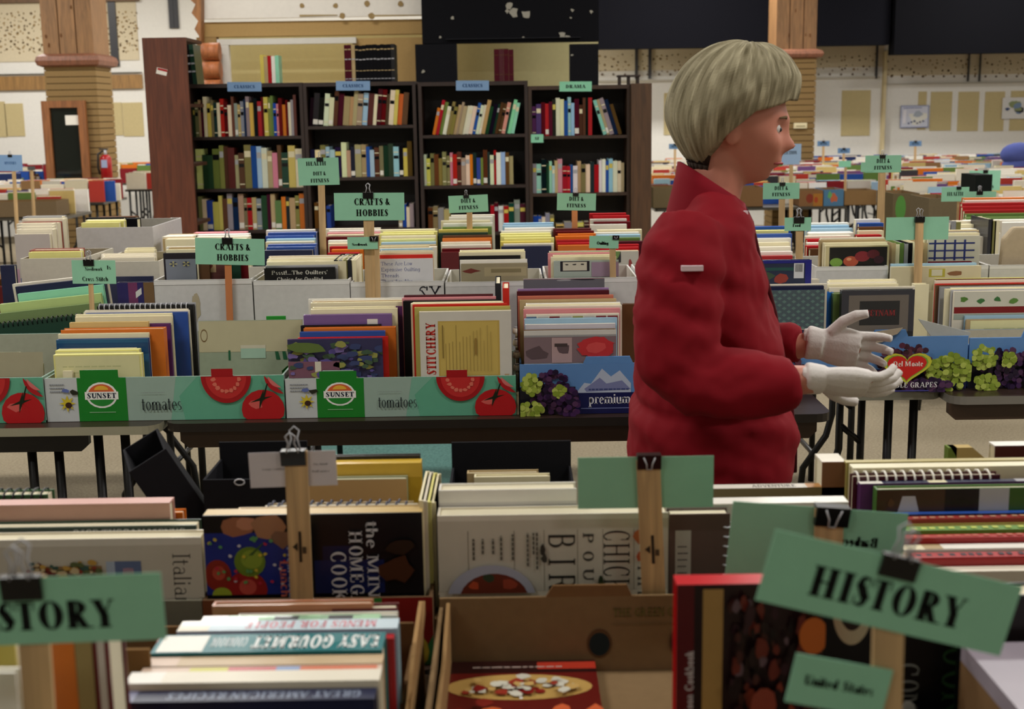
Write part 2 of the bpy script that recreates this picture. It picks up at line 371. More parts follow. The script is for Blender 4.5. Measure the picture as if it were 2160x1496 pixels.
def poster(r, label, fn):
    a = at_y(r[0], r[3], Yw-.03); b = at_y(r[2], r[1], Yw-.03)
    mb = MB(); mb.box(a.x, Yw-.03, a.z, b.x, Yw-.022, b.z, 'white'); o = tag(mb.build('poster', 'paper'), label, 'poster')
    P = Print((a.x, Yw-.03, a.z), (1, 0, 0), (0, 0, 1), (0, -1, 0), b.x-a.x, b.z-a.z, .002, .001); fn(P); P.build('printed_picture', o)
def p1(P):
    P.rect(0, 0, 1, 1, (128, 138, 176)); P.rect(.03, .04, .97, .96, (205, 208, 222)); P.blob(.6, .45, .3, (226, 224, 214), 12, 1); P.blob(.62, .6, .15, (170, 178, 190), 9)
    for k in range(6): P.blob(.3+.1*k, .2+.05*(k % 3), .04, (90, 96, 130))
    P.rect(.08, .2, .2, .8, (228, 226, 234)); P.lines(.1, .9, [.88], .03, (110, 120, 170))
def p2(P):
    P.rect(0, 0, 1, 1, (214, 212, 210))
    for k in range(14): P.blob(random.uniform(.15, .9), random.uniform(.15, .85), random.uniform(.06, .16), random.choice(((70, 84, 120), (120, 140, 170), (60, 60, 70), (140, 150, 110))))
poster((1898, 222, 1960, 270), 'pale blue illustrated map poster on the back wall', p1)
poster((2113, 205, 2185, 251), 'blue and grey photo poster at right end of the back wall', p2)
# ---------------------------------------------------------------- pillars
def pillar(px0, px1, Y, ycol, ycol2, frame=None, face=None, label=''):
    a = at_y(px0, ycol2, Y); b = at_y(px1, ycol, Y); w = b.x-a.x; cx = (a.x+b.x)/2
    r = empty('pillar', (cx, Y, 0), label, 'pillar')
    mb = MB(); h = w/2-.02; z0, z1 = a.z, b.z
    n = 3
    for k in range(n):
        mb.box(-h+2*h*k/n+.006, .01, z1, -h+2*h*(k+1)/n-.006, 2*h, HC, (140, 102, 64))
    mb.box(-h+.01, .03, z1, h-.01, 2*h-.02, HC, (120, 78, 42)); mb.build('timber_cladding', 'wood', r)
    kn = Print((-h, .008, z1), (1, 0, 0), (0, 0, 1), (0, -1, 0), 2*h, HC-z1, .002, .0005)
    for k in range(10): kn.blob(random.uniform(.08, .92), random.uniform(.02, .7), .014, (92, 54, 28), 7, .8)
    kn.build('knots', r, 'paper')
    mb = MB(); rings = []
    for dz, g in ((0, .01), (.02, .05), (.07, .065), (.12, .05), (.15, .0)):
        q = h+g; rings.append([(sx*q, sy*q+h, z0+dz*(z1-z0)/.15) for sx, sy in ((-1, -1), (1, -1), (1, 1), (-1, 1))])
    mb.rings(rings, (128, 82, 60), True, False); mb.build('collar', 'wood', r)
    mb = MB(); mb.box(-h+.012, .012, 0, h-.012, 2*h-.012, z0, (70, 50, 26)); z = .1
    while z < z0-.005:
        t = min(z+.058, z0)
        mb.box(-h, 0, z, h, 2*h, t, (132, 108, 72)); z += .066
    mb.box(-h-.004, -.004, 0, h+.004, 2*h+.004, .1, (110, 80, 44))
    mb.build('slatwall_panel', 'card', r)
    return r, h, z0
pl, h, z0 = pillar(88, 203, 13.5, 112, 142, label='wide wood-clad pillar on the left with framed dark mirror')
# framed mirror on the pillar
a = at_y(105, 400, 13.5); b = at_y(182, 212, 13.5); w = (b.x-a.x)/2
mr = empty('mirror', ((a.x+b.x)/2, 13.49, a.z), 'tall wood-framed mirror fixed on the left pillar', 'mirror')
mb = MB(); H = b.z-a.z
mb.box(-w, -.05, 0, -w+.08, 0, H, (140, 88, 48)); mb.box(w-.08, -.05, 0, w, 0, H, (140, 88, 48)); mb.box(-w+.08, -.05, H-.07, w-.08, 0, H, (140, 88, 48)); mb.box(-w+.08, -.05, 0, w-.08, 0, .06, (140, 88, 48))
mb.build('mirror_frame', 'wood', mr)
def glassn(nt, b):
    b.inputs['Base Color'].default_value = lin((16, 22, 18)); b.inputs['Roughness'].default_value = .08; b.inputs['Metallic'].default_value = .0
mb = MB(); mb.box(-w+.08, -.015, .06, w-.08, -.005, H-.07, 'black'); mb.build('dark_glass', simplemat('dark_glass', glassn), mr)
a = at_y(134, 264, 13.4); b = at_y(166, 243, 13.4)
mb = MB(); mb.box(a.x, 13.465, a.z, b.x, 13.47, b.z, 'white'); tag(mb.build('paper_notice', 'paper'), 'small white notice stuck on the framed mirror', 'notice')
# fire extinguisher on side of the pillar
c = at_y(219, 352, 13.3); fe = empty('fire_extinguisher', (c.x, 13.38, c.z-.13), 'red fire extinguisher hanging beside the left pillar', 'fire extinguisher')
mb = MB(); mb.tube([(0, 0, 0), (0, 0, .01), (0, 0, .22), (0, 0, .25)], [.05, .058, .058, .03], (150, 14, 20), 14); mb.build('cylinder_body', 'gloss', fe)
mb = MB(); mb.tube([(0, 0, .24), (0, 0, .3)], .016, 'silver', 8); mb.box(-.06, -.012, .3, .03, .012, .315, 'charcoal'); mb.build('valve', 'metal', fe)
mb = MB(); mb.tube([(-.02, 0, .29), (-.07, -.02, .26), (-.075, -.03, .12), (-.06, -.03, .05)], .011, 'black', 6); mb.build('hose', 'metal', fe)
mb = MB(); mb.box(-.03, -.062, .12, .03, -.058, .2, (150, 160, 190)); mb.build('label_plate', 'paper', fe)
pr, h2, z02 = pillar(1632, 1727, 14.6, 103, 124, label='wood-clad pillar with slatted lower half behind the person')
c = at_y(1687, 265, 14.6); mb = MB(); mb.box(-.07, -.04, -.03, .07, 0, .03, (216, 206, 170)); mb.box(-.05, -.045, -.012, .05, -.04, 0, (150, 140, 110))
tag(mb.build('thermostat', 'paper', None, (c.x, 14.59, c.z)), 'small cream control box fixed on the right pillar', 'control box')
# ---------------------------------------------------------------- shopfront partition behind the bookcases
Yp = 10.2
part = MB(); wrect(part, 426, 42, 895, 80, (166, 136, 88), Yp, .1); wrect(part, 426, 80, 462, 175, (150, 122, 80), Yp, .1); wrect(part, 750, 80, 895, 178, (166, 136, 88), Yp, .1)
wrect(part, 426, 175, 895, 660, (166, 136, 88), Yp, .1); wp = struct(part.build('wall_partition', 'card'))
mb = MB(); wrect(mb, 424, -160, 896, 41, (222, 216, 206), Yp-.1, .04); hp = mb.build('header_panel', 'paper', wp)
P = Print((0, Yp-.14, 0), (1, 0, 0), (0, 0, 1), (0, -1, 0), 1, 1, .002, .0005)
for x, y, r in ((637, 12, 5), (708, 12, 5), (774, 8, 6), (845, 8, 6), (722, 34, 6), (784, 34, 7)):
    c = at_y(x, y, Yp-.14); P.blob(c.x, c.z, r*Yp/FPX, (148, 124, 84), 9, 1, .15, False)
for x0, x1, y in ((632, 712, 33), (786, 892, 33)):
    a = at_y(x0, y+2, Yp-.14); b = at_y(x1, y-2, Yp-.14); P.poly([(a.x, a.z), (b.x, a.z+.004), (b.x, b.z), (a.x, b.z+.004)], (160, 138, 96))
P.build('glue_mark', hp)
mb = MB(); wrect(mb, 461, 79, 752, 96, (204, 200, 190), Yp-.1, .05); wrect(mb, 461, 96, 485, 200, (204, 200, 190), Yp-.1, .05); struct(mb.build('trim_6', 'paper'))
mb = MB(); wrect(mb, 480, 60, 1260, 700, (216, 208, 158), Yp+.7, .1); struct(mb.build('wall_inner', 'paper'))
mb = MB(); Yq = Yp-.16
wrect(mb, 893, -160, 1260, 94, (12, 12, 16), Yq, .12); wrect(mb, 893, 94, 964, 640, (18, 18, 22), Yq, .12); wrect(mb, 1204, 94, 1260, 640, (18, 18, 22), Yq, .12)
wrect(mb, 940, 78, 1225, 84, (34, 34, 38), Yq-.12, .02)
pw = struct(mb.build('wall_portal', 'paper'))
P = Print((0, Yq-.12, 0), (1, 0, 0), (0, 0, 1), (0, -1, 0), 1, 1, .002, .0005)
for x, y, r in ((1076, 14, 6), (1082, 30, 8), (1108, 34, 7), (1070, 26, 4), (1206, 24, 3), (1245, 28, 3), (1184, 77, 6), (1196, 80, 4), (930, 81, 2), (1104, 81, 2), (895, 152, 3), (1202, 40, 2), (956, 40, 3), (1205, 118, 2)):
    c = at_y(x, y, Yq); P.blob(c.x, c.z, r*Yq/FPX, (150, 146, 134), 8, 1.2, .5, False)
P.build('scuff_mark', pw)
# log ends at the left edge of the shopfront
lg = empty('log_corner', (at_y(445, 130, 9.9).x, 9.95, at_y(445, 172, 9.95).z), 'stack of rounded orange logs at the left edge of the shopfront', 'logs')
lg.location.z = 0
for k in range(9):
    zc = at_y(445, 148, 9.95).z + (k-7)*.135
    mb = MB(); mb.tube([(-.07, 0, zc), (.06, 0, zc)], [.066, .068], (176, 104, 58), 16); mb.build('log', 'wood', lg)
    if k == 8: break
mb = MB()
e = [at_y(x, y, 9.98) for x, y in ((404, -60), (426, -60), (426, 95), (418, 95), (424, 80), (412, 62), (420, 45), (406, 28), (414, 10), (403, 0))]
mb.prism([(p.x, p.z) for p in e], 'y', 9.95, 10.06, (150, 100, 56)); tag(mb.build('bark_edge_board', 'wood'), 'rough bark-edged board beside the white shopfront header', 'board')
mb = MB(); ex = e[1]; mb = None
# ---------------------------------------------------------------- books
NB = [0]
def plain_book(loc, w, h, d, col, label, group, tilt=0, band=None, pages='page', name='book'):
    """upright shelf book, spine to the viewer; origin at front bottom left"""
    mb = MB(); c = .003
    mb.box(0, 0, 0, w, .004, h, col); mb.box(0, .004, 0, c, d, h, col); mb.box(w-c, .004, 0, w, d, h, col)
    mb.box(c, .004, .003, w-c, d-.004, h-.004, pages)
    if band:
        for (z0, z1, bc) in band: mb.face([(.002, -.0012, h*z0), (w-.002, -.0012, h*z0), (w-.002, -.0012, h*z1), (.002, -.0012, h*z1)], bc)
    o = mb.build(name, 'gloss' if random.random() < .4 else 'paper', None, loc, (0, tilt, 0)); tag(o, label, 'book', group); NB[0] += 1
    return o
def book(loc, w, h, t, col, label, group, spine='L', pages='page', art=None, rot=(0, 0, 0), mat='gloss', name='book', side=None, comb=False, topart=None, back=None, vis=None):
    """book whose cover faces the viewer; origin bottom centre of the front cover"""
    r = empty(name, loc, label, 'book', group, rot); NB[0] += 1
    c = min(.003, t*.2); i = .003; mb = MB(); x0, x1 = -w/2, w/2; sc = side or col
    mb.box(x0, 0, 0, x1, c, h, col); mb.box(x0, t-c, 0, x1, t, h, back or sc)
    if not comb:
        if spine == 'L': mb.box(x0, c, 0, x0+c, t-c, h, sc)
        if spine == 'R': mb.box(x1-c, c, 0, x1, t-c, h, sc)
        if spine == 'T': mb.box(x0, c, h-c, x1, t-c, h, sc)
        if spine == 'B': mb.box(x0, c, 0, x1, t-c, c, sc)
    mb.build('cover', mat, r)
    mb = MB(); mb.box(x0+(c if spine == 'L' else i), c, c if spine == 'B' else i, x1-(c if spine == 'R' else i), t-c, h-(c if spine == 'T' else i), pages); mb.build('page_block', 'paper', r)
    if comb:
        mb = MB(); n = int((w if spine == 'T' else h)/.014)
        for k in range(n):
            u = (k+.5)*.014
            if spine == 'T': ring = [(x0+u, t/2+(t/2+.004)*math.cos(a), h-.004+.009*math.sin(a)) for a in [2*PI*j/8 for j in range(9)]]
            elif spine == 'R': ring = [(x1-.004+.009*math.sin(a), t/2+(t/2+.004)*math.cos(a), u) for a in [2*PI*j/8 for j in range(9)]]
            else: ring = [(x0+.004+.009*math.sin(a), t/2+(t/2+.004)*math.cos(a), u) for a in [2*PI*j/8 for j in range(9)]]
            mb.tube(ring, .0016, comb if isinstance(comb, (str, tuple)) else 'black', 5)
        mb.build('comb_binding', 'metal', r)
    if art:
        q = h*(1-vis) if vis else 0; P = Print((x0, 0, q), (1, 0, 0), (0, 0, 1), (0, -1, 0), w, h-q); art(P); P.build('cover_print', r, mat)
    if topart:
        P = Print((x0, 0, h), (1, 0, 0), (0, 1, 0), (0, 0, 1), w, t); topart(P); P.build('spine_print', r, mat)
    return r
ORD = ['', 'first', 'second', 'third', 'fourth', 'fifth', 'sixth', 'seventh', 'eighth', 'ninth', 'tenth', 'eleventh', 'twelfth', 'thirteenth', 'fourteenth', 'fifteenth',
       'sixteenth', 'seventeenth', 'eighteenth', 'nineteenth', 'twentieth', 'twenty-first', 'twenty-second', 'twenty-third', 'twenty-fourth', 'twenty-fifth', 'twenty-sixth', 'twenty-seventh', 'twenty-eighth', 'twenty-ninth', 'thirtieth', 'thirty-first', 'thirty-second', 'thirty-third', 'thirty-fourth', 'thirty-fifth']
LET = dict(w='cream', W='white', y='yellow', g='olive', G='darkgreen', r='red', R='darkred', b='blue', B='navy', k='black', n='brown', t='tan', s='grey', o='orange', l='lightblue', m='mint', p='purple', P='pink', M='maroon', Y='paleyellow', e='green', I='ivory')
CASEW = ['leftmost', 'second', 'third', 'rightmost']
Yc = 8.5
def bookcase(x0, x1, ytop, shelves, col, label, sd=.3, depth=.3):
    a = at_y(x0, ytop, Yc); b = at_y(x1, ytop, Yc); cx = (a.x+b.x)/2; w = (b.x-a.x)/2; zt = (a.z+b.z)/2
    r = empty('bookcase', (cx, Yc, 0), label, 'bookcase', None)
    for s in (-1, 1):
        mb = MB(); mb.box(min(s*w, s*(w-.022)), 0, 0, max(s*w, s*(w-.022)), depth, zt, col); mb.build('side_panel', 'wood', r)
    mb = MB(); mb.box(-w+.022, 0, zt-.025, w-.022, depth, zt, col); mb.build('top_panel', 'wood', r)
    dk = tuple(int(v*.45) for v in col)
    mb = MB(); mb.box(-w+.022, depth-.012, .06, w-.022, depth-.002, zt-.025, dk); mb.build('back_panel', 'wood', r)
    zs = [at_y((x0+x1)/2, y, Yc).z for y in shelves]
    while zs[-1] > .45: zs.append(zs[-1]-.335)
    for z in zs:
        mb = MB(); mb.box(-w+.022, .004, z-.02, w-.022, depth-.012, z, col); mb.build('shelf', 'wood', r)
    return cx, w, zt, zs
BC = []
dk = (44, 28, 22)
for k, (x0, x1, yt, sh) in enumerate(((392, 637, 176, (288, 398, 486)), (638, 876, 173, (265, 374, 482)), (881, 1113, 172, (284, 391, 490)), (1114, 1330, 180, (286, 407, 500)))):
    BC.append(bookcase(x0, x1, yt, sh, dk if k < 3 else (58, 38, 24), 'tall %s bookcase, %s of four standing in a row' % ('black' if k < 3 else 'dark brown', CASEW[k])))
ROWS = [(0, 0, 398, 626, 'GgtMwygGwrRwnstsBsykrRygebPRoRIsn', 76, 0), (0, 1, 408, 634, 'YGGegnRtngblItPnGyw', 82, 0), (0, 2, 408, 640, 'gwbyynsBtgrtsGMteoGtgo', 70, 0),
        (1, 0, 641, 866, 'kkkwwnMttttlRwMRnwyon', 68, .10), (1, 1, 645, 868, 'BwgllBwtBttblngGGlkyn', 66, 0), (1, 2, 655, 690, 'nMsb', 50, 0), (1, 2, 835, 868, 'tbws', 50, 0),
        (2, 0, 912, 1100, 'orgWggtttwIwbIItGkGnnPGmm', 66, .22), (2, 1, 888, 1082, 'WygngggPrntIoGbgnGwrWlnt', 66, 0), (2, 2, 898, 945, 'ngst', 52, 0), (2, 2, 1032, 1108, 'rRWrGsM', 62, 0),
        (3, 0, 1121, 1250, 'ppRrMkIwbllMnnkr', 72, 0), (3, 0, 1252, 1314, 'mtsBn', 72, -.30), (3, 1, 1121, 1318, 'smkGmltPrrbWtgwGrWWblIwt', 64, 0), (3, 2, 1122, 1168, 'bbIsg', 50, 0), (3, 2, 1172, 1245, 'ysnyM', 30, 0)]
SHW = ['top', 'second', 'third']
cnt = {}
for ci, si, xa, xb, cols, hpx, tilt in ROWS:
    z = BC[ci][3][si]+.0005; Xa = at_y(xa, 300, Yc).x; Xb = at_y(xb, 300, Yc).x
    Xa = max(Xa, BC[ci][0]-BC[ci][1]+.024); Xb = min(Xb, BC[ci][0]+BC[ci][1]-.024)
    n = len(cols); hm = hpx/312.0; lean = abs(math.sin(tilt))*hm
    if tilt > 0: Xb -= lean
    if tilt < 0: Xa += lean
    ws = [random.uniform(.7, 1.35) for _ in cols]; sc = (Xb-Xa)/sum(ws); x = Xa
    for c, wv in zip(cols, ws):
        w = wv*sc; key = (ci, si); cnt[key] = cnt.get(key, 0)+1; i = cnt[key]
        col = LET[c]; hh = hm*random.uniform(.82, 1.08)
        bw = w*.97*math.cos(tilt) if tilt else w*.97
        band = None; q = random.random()
        if q < .3: band = [(.72, .86, random.choice(('cream', 'black', 'yellow', 'silver')))]
        elif q < .5: band = [(.1, .13, 'cream'), (.8, .83, 'cream'), (.6, .7, 'black')]
        elif q < .6: band = [(.05, .2, 'white')]
        base = PAL[col]; rgb = tuple(max(0, min(255, int(base[j:j+2], 16)+random.randint(-12, 12))) for j in (0, 2, 4))
        nm = {'W': 'white', 'I': 'ivory'}.get(c, cw(col))
        fat = 'thick' if w > .045 else 'slim' if w < .026 else ''
        lab = ' '.join(('%s %s book, %s from left on %s shelf of %s bookcase' % (fat, nm, ORD[i], SHW[si], CASEW[ci])).split())
        dz = bw*math.sin(-tilt) if tilt < 0 else 0
        zz = z + (bw*math.sin(tilt) if tilt > 0 else 0)
        plain_book((x, Yc+.03+random.uniform(0, .012), zz), bw, hh, .17, rgb, lab, 'books on the black bookcases', tilt, band)
        x += w
# books on top of the cases
def toprow(ci, xa, xb, ytop, cols, grp, desc, tilt=0, band=None, Yo=.06, vary=.04, d=.2):
    z = BC[ci][2]+.0005; Xa = at_y(xa, 300, Yc+Yo).x; Xb = at_y(xb, 300, Yc+Yo).x; h = at_y(xa, ytop, Yc+Yo).z-z
    n = len(cols); w = (Xb-Xa)/n; x = Xa
    for i, c in enumerate(cols):
        col = LET[c]; bw = w*.97*math.cos(tilt)
        plain_book((x, Yc+Yo, z+(bw*math.sin(tilt) if tilt > 0 else 0)), bw, h*random.uniform(1-vary, 1), d, col, '%s %s' % (desc % ORD[i+1], 'on the bookcase top') if '%s' in desc else desc, grp, tilt, band)
        x += w
toprow(0, 388, 424, 92, 'nkkG', 'leaning dark books on the leftmost bookcase', 'dark book, %s of the leaning four at the left end', -.06, [(.3, .34, 'silver'), (.5, .54, 'silver'), (.7, .74, 'silver')])
toprow(0, 557, 596, 112, 'ytrWm', 'small colourful books on the leftmost bookcase', 'small colourful book, %s of five beside the red one', 0, None, .06, .12, .12)
toprow(1, 733, 838, 94, 'MMtkkkkkkkkkkk', 'matching black volumes on the second bookcase', 'black set volume, %s from left before the shopfront', 0, [(.08, .1, 'silver'), (.3, .32, 'tan'), (.6, .63, 'silver'), (.86, .89, 'tan')])
toprow(2, 1045, 1086, 103, 'MMMM', 'matching maroon volumes on the third bookcase', 'maroon volume, %s of four standing together', 0, [(.2, .22, 'brown'), (.8, .82, 'brown')])
# little carved wooden shelf on the rightmost case
c = at_y(1327, 172, Yc+.1); z = BC[3][2]
st = empty('wooden_bookend', (c.x, Yc+.1, z), 'small dark carved wooden rack on top of the rightmost bookcase', 'rack')
mb = MB(); mb.box(-.075, 0, .052, .075, .1, .064, (40, 22, 14)); mb.build('top_board', 'wood', st)
for s in (-1, 0, 1):
    mb = MB(); mb.box(s*.06-.008, .01, 0, s*.06+.008, .09, .052, (40, 22, 14)); mb.build('upright', 'wood', st)
# brown cabinet seen end-on at the right, mahogany panel unit at the left
def cabinet(px0, px1, yt, Y, dep, col, label, name='cabinet'):
    a = at_y(px0, yt, Y); b = at_y(px1, yt, Y)
    r = empty(name, ((a.x+b.x)/2, Y, 0), label, 'cabinet'); w = (b.x-a.x)/2; h = a.z
    mb = MB(); mb.box(-w, 0, 0, w, .022, h, col); mb.build('end_panel', 'wood', r)
    mb = MB(); mb.box(-w, .022, h-.02, w, dep, h, tuple(int(v*.8) for v in col)); mb.build('top_board', 'wood', r)
    mb = MB(); mb.box(-w, .022, 0, -w+.018, dep, h-.02, tuple(int(v*.7) for v in col)); mb.build('back_panel', 'wood', r)
    for k in range(5):
        zz = .1+k*(h-.15)/5
        mb = MB(); mb.box(-w+.018, .022, zz, w-.01, dep, zz+.02, tuple(int(v*.7) for v in col)); mb.build('shelf', 'wood', r)
    return r, w, h
cabinet(1332, 1375, 176, Yc-.05, .8, (84, 56, 32), 'brown wood cabinet end standing right of the bookcases')
mr2, w, h = cabinet(299, 391, 80, 8.05, .42, (100, 50, 28), 'tall red-brown cabinet with smooth end panel left of the bookcases')
c = at_y(342, 153, 8.05); mb = MB(); mb.box(-.035, -.003, -.014, .03, 0, .024, 'white'); mb.box(-.03, -.0045, .01, .03, -.003, .022, 'red')
tag(mb.build('price_sticker', 'paper', None, (c.x, 8.049, c.z), (0, .25, 0)), 'small red and white sticker on the tall red-brown cabinet', 'sticker')
# paper labels on the bookcases
def shelf_label(x0, y0, x1, y1, col, txt, label, Y=Yc-.004, hfrac=.34):
    a = at_y(x0, y1, Y); b = at_y(x1, y0, Y); w = b.x-a.x; h = b.z-a.z
    mb = MB(); mb.box(0, -.0015, 0, w, 0, h, col); o = tag(mb.build('shelf_label', 'paper', None, (a.x, Y, a.z), (0, .012, 0)), label, 'label', 'paper labels on the bookcases')
    P = Print((0, -.0015, 0), (1, 0, 0), (0, 0, 1), (0, -1, 0), w, h, .001, .0003)
    P.text(txt, .5, .33, hfrac, (30, 60, 110) if col == 'signblue' else 'charcoal', .3, .07, 0, .62 if len(txt) > 3 else .4, True); P.build('lettering', o)
bl = 'signblue'
shelf_label(480, 172, 551, 193, bl, 'CLASSICS', 'blue paper label on top edge of the leftmost bookcase')
shelf_label(709, 170, 780, 191, bl, 'CLASSICS', 'blue paper label on top edge of the second bookcase')
shelf_label(962, 169, 1031, 191, bl, 'CLASSICS', 'blue paper label on top edge of the third bookcase')
shelf_label(1180, 171, 1248, 193, 'mint', 'DRAMA', 'green paper label on top edge of the rightmost bookcase')
shelf_label(1120, 283, 1146, 301, 'mint', 'SF', 'tiny green tag under the top shelf of the rightmost bookcase')
# ---------------------------------------------------------------- tables
ZT = .74
def folding_table(x0, x1, y0, y1, label, top=(52, 38, 30), edge=(30, 24, 20), apron=None, legs=None, z=ZT, apx=None, group='folding tables', rc=.04):
    cx = (x0+x1)/2; cy = (y0+y1)/2; r = empty('folding_table', (cx, cy, 0), label, 'table'); w, d = (x1-x0)/2, (y1-y0)/2
    def rr(w, d, rad):
        P = []
        for sx, sy, a in ((1, -1, -90), (1, 1, 0), (-1, 1, 90), (-1, -1, 180)):
            for k in range(5):
                q = math.radians(a+k*22.5); P.append((sx*(w-rad)+rad*math.cos(q), sy*(d-rad)+rad*math.sin(q)))
        return P
    mb = MB(); mb.prism(rr(w, d, rc), 'z', z-.022, z, edge); mb.c[1] = lin(top); mb.build('tabletop', 'lam', r)
    if apron:
        a0, a1 = apx if apx else (x0+.035, x1-.035)
        mb = MB(); ya = -d+.02
        mb.prism([(a0-cx, z-.022), (a0-cx, z-.05), (a0-cx+.02, z-.068), (a1-cx-.02, z-.068), (a1-cx, z-.05), (a1-cx, z-.022)], 'y', ya, ya+.02, apron)
        mb.build('apron', 'metal', r)
    for lx, sg in (legs if legs is not None else ((x0+.28, 1), (x1-.28, -1))):
        X = lx-cx
        for yy in (-d+.09, d-.09):
            mb = MB(); q = .07*sg
            mb.tube([(X, yy, z-.023), (X, yy, .42), (X-.02*sg, yy, .34), (X-.1*sg, yy, .22), (X-.12*sg, yy, .0)], .0125, 'black', 8); mb.build('leg', 'metal', r)
            mb = MB(); mb.tube([(X+q, yy, z-.023), (X+q, yy, .0)], .0125, 'black', 8); mb.build('leg', 'metal', r)
            mb = MB(); mb.tube([(X, yy-.003, .5), (X+q, yy-.003, .44)], .01, 'black', 6); mb.build('brace', 'metal', r)
        mb = MB(); mb.tube([(X, -d+.09, .2), (X, d-.09, .2)], .01, 'black', 6); mb.build('crossbar', 'metal', r)
    return r
def PX(px, py, Y): return at_y(px, py, Y).x
def on_t(px, py): return at_z(px, py, ZT)
# nearest tables (under the boxes, mostly hidden)
for a, b, t in ((-1.93, -.1, 'left'), (-.09, 1.74, 'right')):
    folding_table(a, b, .60, 1.14, 'dark folding table under the nearest signs, %s half of the front row' % t)
    folding_table(a, b, 1.16, 1.66, 'dark folding table under the cookbook boxes, %s of the pair' % t)
    folding_table(a, b, 1.67, 2.2, 'dark folding table under the large cookbooks, %s of the pair' % t)
Y2 = 3.16
folding_table(PX(345, 893, Y2), PX(1757, 870, Y2), Y2, Y2+.72, 'long brown folding table under the tomato and grape boxes', apron=(60, 42, 28), legs=((PX(560, 940, Y2), -1), (PX(1480, 940, Y2), -1)))
folding_table(-3.0, PX(345, 893, Y2)-.01, Y2-.02, Y2+1.22, 'folding table with pale edge at left below the tomato box', edge=(150, 146, 124), legs=((PX(60, 940, Y2)-.02, 1), (PX(247, 940, Y2), -1)), apron=(22, 20, 20), apx=(-2.9, PX(185, 910, Y2)))
folding_table(PX(1762, 830, 3.42), PX(1985, 825, 3.42), 3.40, 4.1, 'folding table with grey edge under the right grape boxes', edge=(120, 118, 104), legs=((PX(1885, 830, 3.45), 1),))
folding_table(PX(1990, 825, 3.36)+.012, 3.2, 3.33, 4.1, 'brown folding table at the right edge with pale metal rim', edge=(120, 116, 108), apron=(62, 44, 32), legs=((2.9, -1),), apx=(PX(2000, 830, 3.36), 3.15))
for (a, b, y, t) in ((-2.9, -1.1, 4.55, 'left'), (-1.0, .8, 4.55, 'middle'), (.95, 2.75, 4.4, 'right')):
    folding_table(a, b, y, y+.76, 'dark folding table carrying the third row of books, %s one' % t, legs=((a+.2, 1), (b-.2, -1)))
# ---------------------------------------------------------------- boxes
BZ = ZT+.001
def tray(x0, x1, y0, y1, hf, hb, col, label, z=BZ, inner=None, name='cardboard_box', art=None, tabs=(), hs=None, th=.005, mat='card', cat='box', group=None, backart=None, holes=(), rot=0, lean=0):
    w, d = (x1-x0)/2, (y1-y0)/2; r = empty(name, ((x0+x1)/2, y0, z), label, cat, group, (lean, 0, rot)); inner = inner or col; hs = hs or min(hf, hb)
    mb = MB(); mb.box(-w, 0, 0, w, 2*d, th, inner); mb.build('bottom_panel', mat, r)
    mb = MB(); pts = [(-w, 0), (w, 0), (w, hf)]
    for a, b, e in sorted(tabs, reverse=True):
        A = -w+2*w*a; B = -w+2*w*b
        pts += [(B, hf), (B-.008, hf+e), (A+.008, hf+e), (A, hf)]
    pts.append((-w, hf)); mb.prism(pts, 'y', 0, th, col); mb.c[1] = lin(inner); mb.build('front_panel', mat, r)
    mb = MB(); mb.box(-w, 2*d-th, 0, w, 2*d, hb, col, front=inner); bp = mb.build('back_panel', mat, r)
    for s in (-1, 1):
        mb = MB(); a, b = sorted((s*w, s*(w-th)))
        mb.box(a, th, 0, b, 2*d-th, hs, col); mb.c[4 if s == 1 else 5] = lin(inner); mb.build('side_panel', mat, r)
    if art:
        P = Print((-w, 0, 0), (1, 0, 0), (0, 0, 1), (0, -1, 0), 2*w, hf); art(P); P.build('printed_picture', r, 'gloss')
    if backart:
        P = Print((-w, 2*d-th, 0), (1, 0, 0), (0, 0, 1), (0, -1, 0), 2*w, hb); backart(P); P.build('inside_print', r)
    return r
